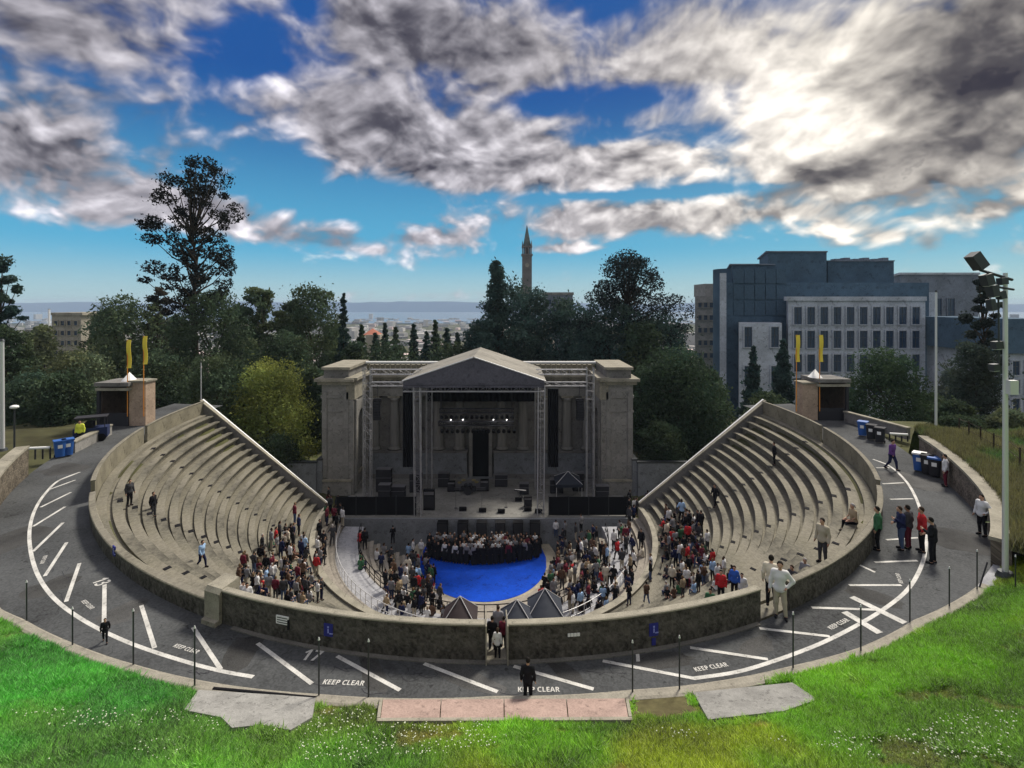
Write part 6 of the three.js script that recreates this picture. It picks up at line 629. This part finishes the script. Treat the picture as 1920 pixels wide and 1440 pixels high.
{ const rest = []; let tries = 0; const zones = [[[745, 1045], [798, 1045], [820, 1110], [838, 1160], [705, 1155], [722, 1105]], [[1030, 1000], [1110, 1005], [1150, 1060], [1140, 1150], [1030, 1160], [1000, 1140], [1040, 1080]], [[1235, 985], [1275, 960], [1310, 985], [1345, 1060], [1400, 1088], [1250, 1130], [1250, 1060]], [[440, 1085], [520, 1010], [560, 985], [575, 1040], [590, 1142], [430, 1110]]]; while (rest.length < 150 && tries++ < 9000) { const L = zones[tries % 4], px = lerp(430, 1400, R2()), py = lerp(960, 1160, R2()); if (!inside(px, py, L)) continue; const p = bowlHit(px, py); if (!p || p.z > -16.6 || rest.some((q) => q[0].distanceTo(p) < 0.4)) continue; rest.push([p, R2(), R2(), R2()]); }
  const gr = thing('audience_crowd', 'rest of the audience packed between the single visitors on the seats', 'crowd'); gr.userData.kind = 'stuff'; const T = new THREE.Matrix4(), q = new THREE.Quaternion(); for (const [pose, lo, hi] of [['sitw', 0, 0.5], ['stand', 0.5, 1.01]]) { const sel = rest.filter((w) => w[1] >= lo && w[1] < hi); for (const [n, g, c] of [['body', FIG[pose].body, (w) => SKIN[Math.floor(w[2] * 4)].color], ['shirt', FIG[pose].shirt, (w) => new THREE.Color().setRGB(...CLOTH[TOPS[Math.floor(w[3] * TOPS.length)]])], ['trousers', FIG[pose].trousers, (w) => new THREE.Color().setRGB(...CLOTH[BOTT[Math.floor(w[2] * BOTT.length)]])], ['hair', FIG[pose].hair, (w) => HAIR[Math.floor(w[3] * 2.9)].color]]) { const im = new THREE.InstancedMesh(g, mat(1, 1, 1, { roughness: 0.9 }), sel.length); sel.forEach((w, i) => { const k = Math.min(0.97, Math.max(0.6, -w[0].z / 43)); q.setFromAxisAngle(QY, faceStage(w[0]) + (w[2] - 0.5)); T.compose(V(w[0].x, w[0].y - (pose === 'sitw' ? 0.42 * k : 0), w[0].z), q, V(k, k, k)); im.setMatrixAt(i, T); im.setColorAt(i, c(w)); }); im.name = n; im.userData.kind = 'stuff'; im.castShadow = im.receiveShadow = true; gr.add(im); } } }
function milling(where, L, n, y) { for (let i = 0; i < n; i++) { const [[a, b], [c, d]] = L, px = lerp(a, c, R2()), py = lerp(b, d, R2()), p = onGround(px, py, y), k = ['stand', 'standw', 'phone', 'hip', 'walk'][Math.floor(R2() * 5)], top = ['black', 'charcoal', 'black', 'maroon', 'white', 'navy'][Math.floor(R2() * 6)]; person(k, FIG[k], top, 'black', p, R2() * 6.28, `${PO[k]} person in ${top} top ${where}`, `${PO[k]} people in ${top} tops ${where}`, Math.floor(R2() * 4), 0, 0.95 + R2() * 0.1); } }
milling('at the left foot of the stage house', [[600, 945], [640, 985]], 10, RINGY); milling('at the right foot of the stage house', [[1178, 945], [1215, 985]], 10, RINGY);
{ // performers in dark robes: the front rows one by one, the rows behind as one mass
  const rows = 6, back = []; for (let r = 0; r < rows; r++) for (let i = 0; i < 20; i++) { const u = (i + (r % 2) * 0.5 - 9.75) / 9.75, x = -2.55 + u * 4.95 + (R2() - 0.5) * 0.18, z = -46.6 - r * 0.62 - 0.9 * u * u * -1 * -1 + (R2() - 0.5) * 0.2 - Math.abs(u) * 0.5, pos = V(x, -12.79, z); if (z < -49.6) continue; back.push([pos, R2(), R2()]); }
  const parts = [['body', FIG.robe.body, (a) => SKIN[Math.floor(a * 4)].color], ['shirt', FIG.robe.shirt, (a, b) => new THREE.Color().setRGB(...(CLOTH[b < 0.45 ? 'black' : b < 0.68 ? 'white' : b < 0.82 ? 'grey' : b < 0.93 ? 'charcoal' : 'maroon']))], ['robe', FIG.robe.trousers, () => new THREE.Color(0.012, 0.012, 0.015)], ['hair', FIG.robe.hair, (a, b) => HAIR[Math.floor(b * 3.99)].color]]; const T = new THREE.Matrix4(), q = new THREE.Quaternion();
  const gr = thing('performer_crowd', 'mass of performers in dark robes standing before the stage', 'crowd'); gr.userData.kind = 'stuff'; for (const [n, g, c] of parts) { const im = new THREE.InstancedMesh(g, mat(1, 1, 1, { roughness: 0.9 }), back.length); back.forEach(([p, a, b], i) => { q.setFromAxisAngle(QY, (a - 0.5) * 0.8); T.compose(p, q, V(1, 0.94 + b * 0.12, 1)); im.setMatrixAt(i, T); im.setColorAt(i, c(a, b)); }); im.name = n; im.castShadow = im.receiveShadow = true; im.userData.kind = 'stuff'; gr.add(im); }
}
renderer.render(scene, camera);
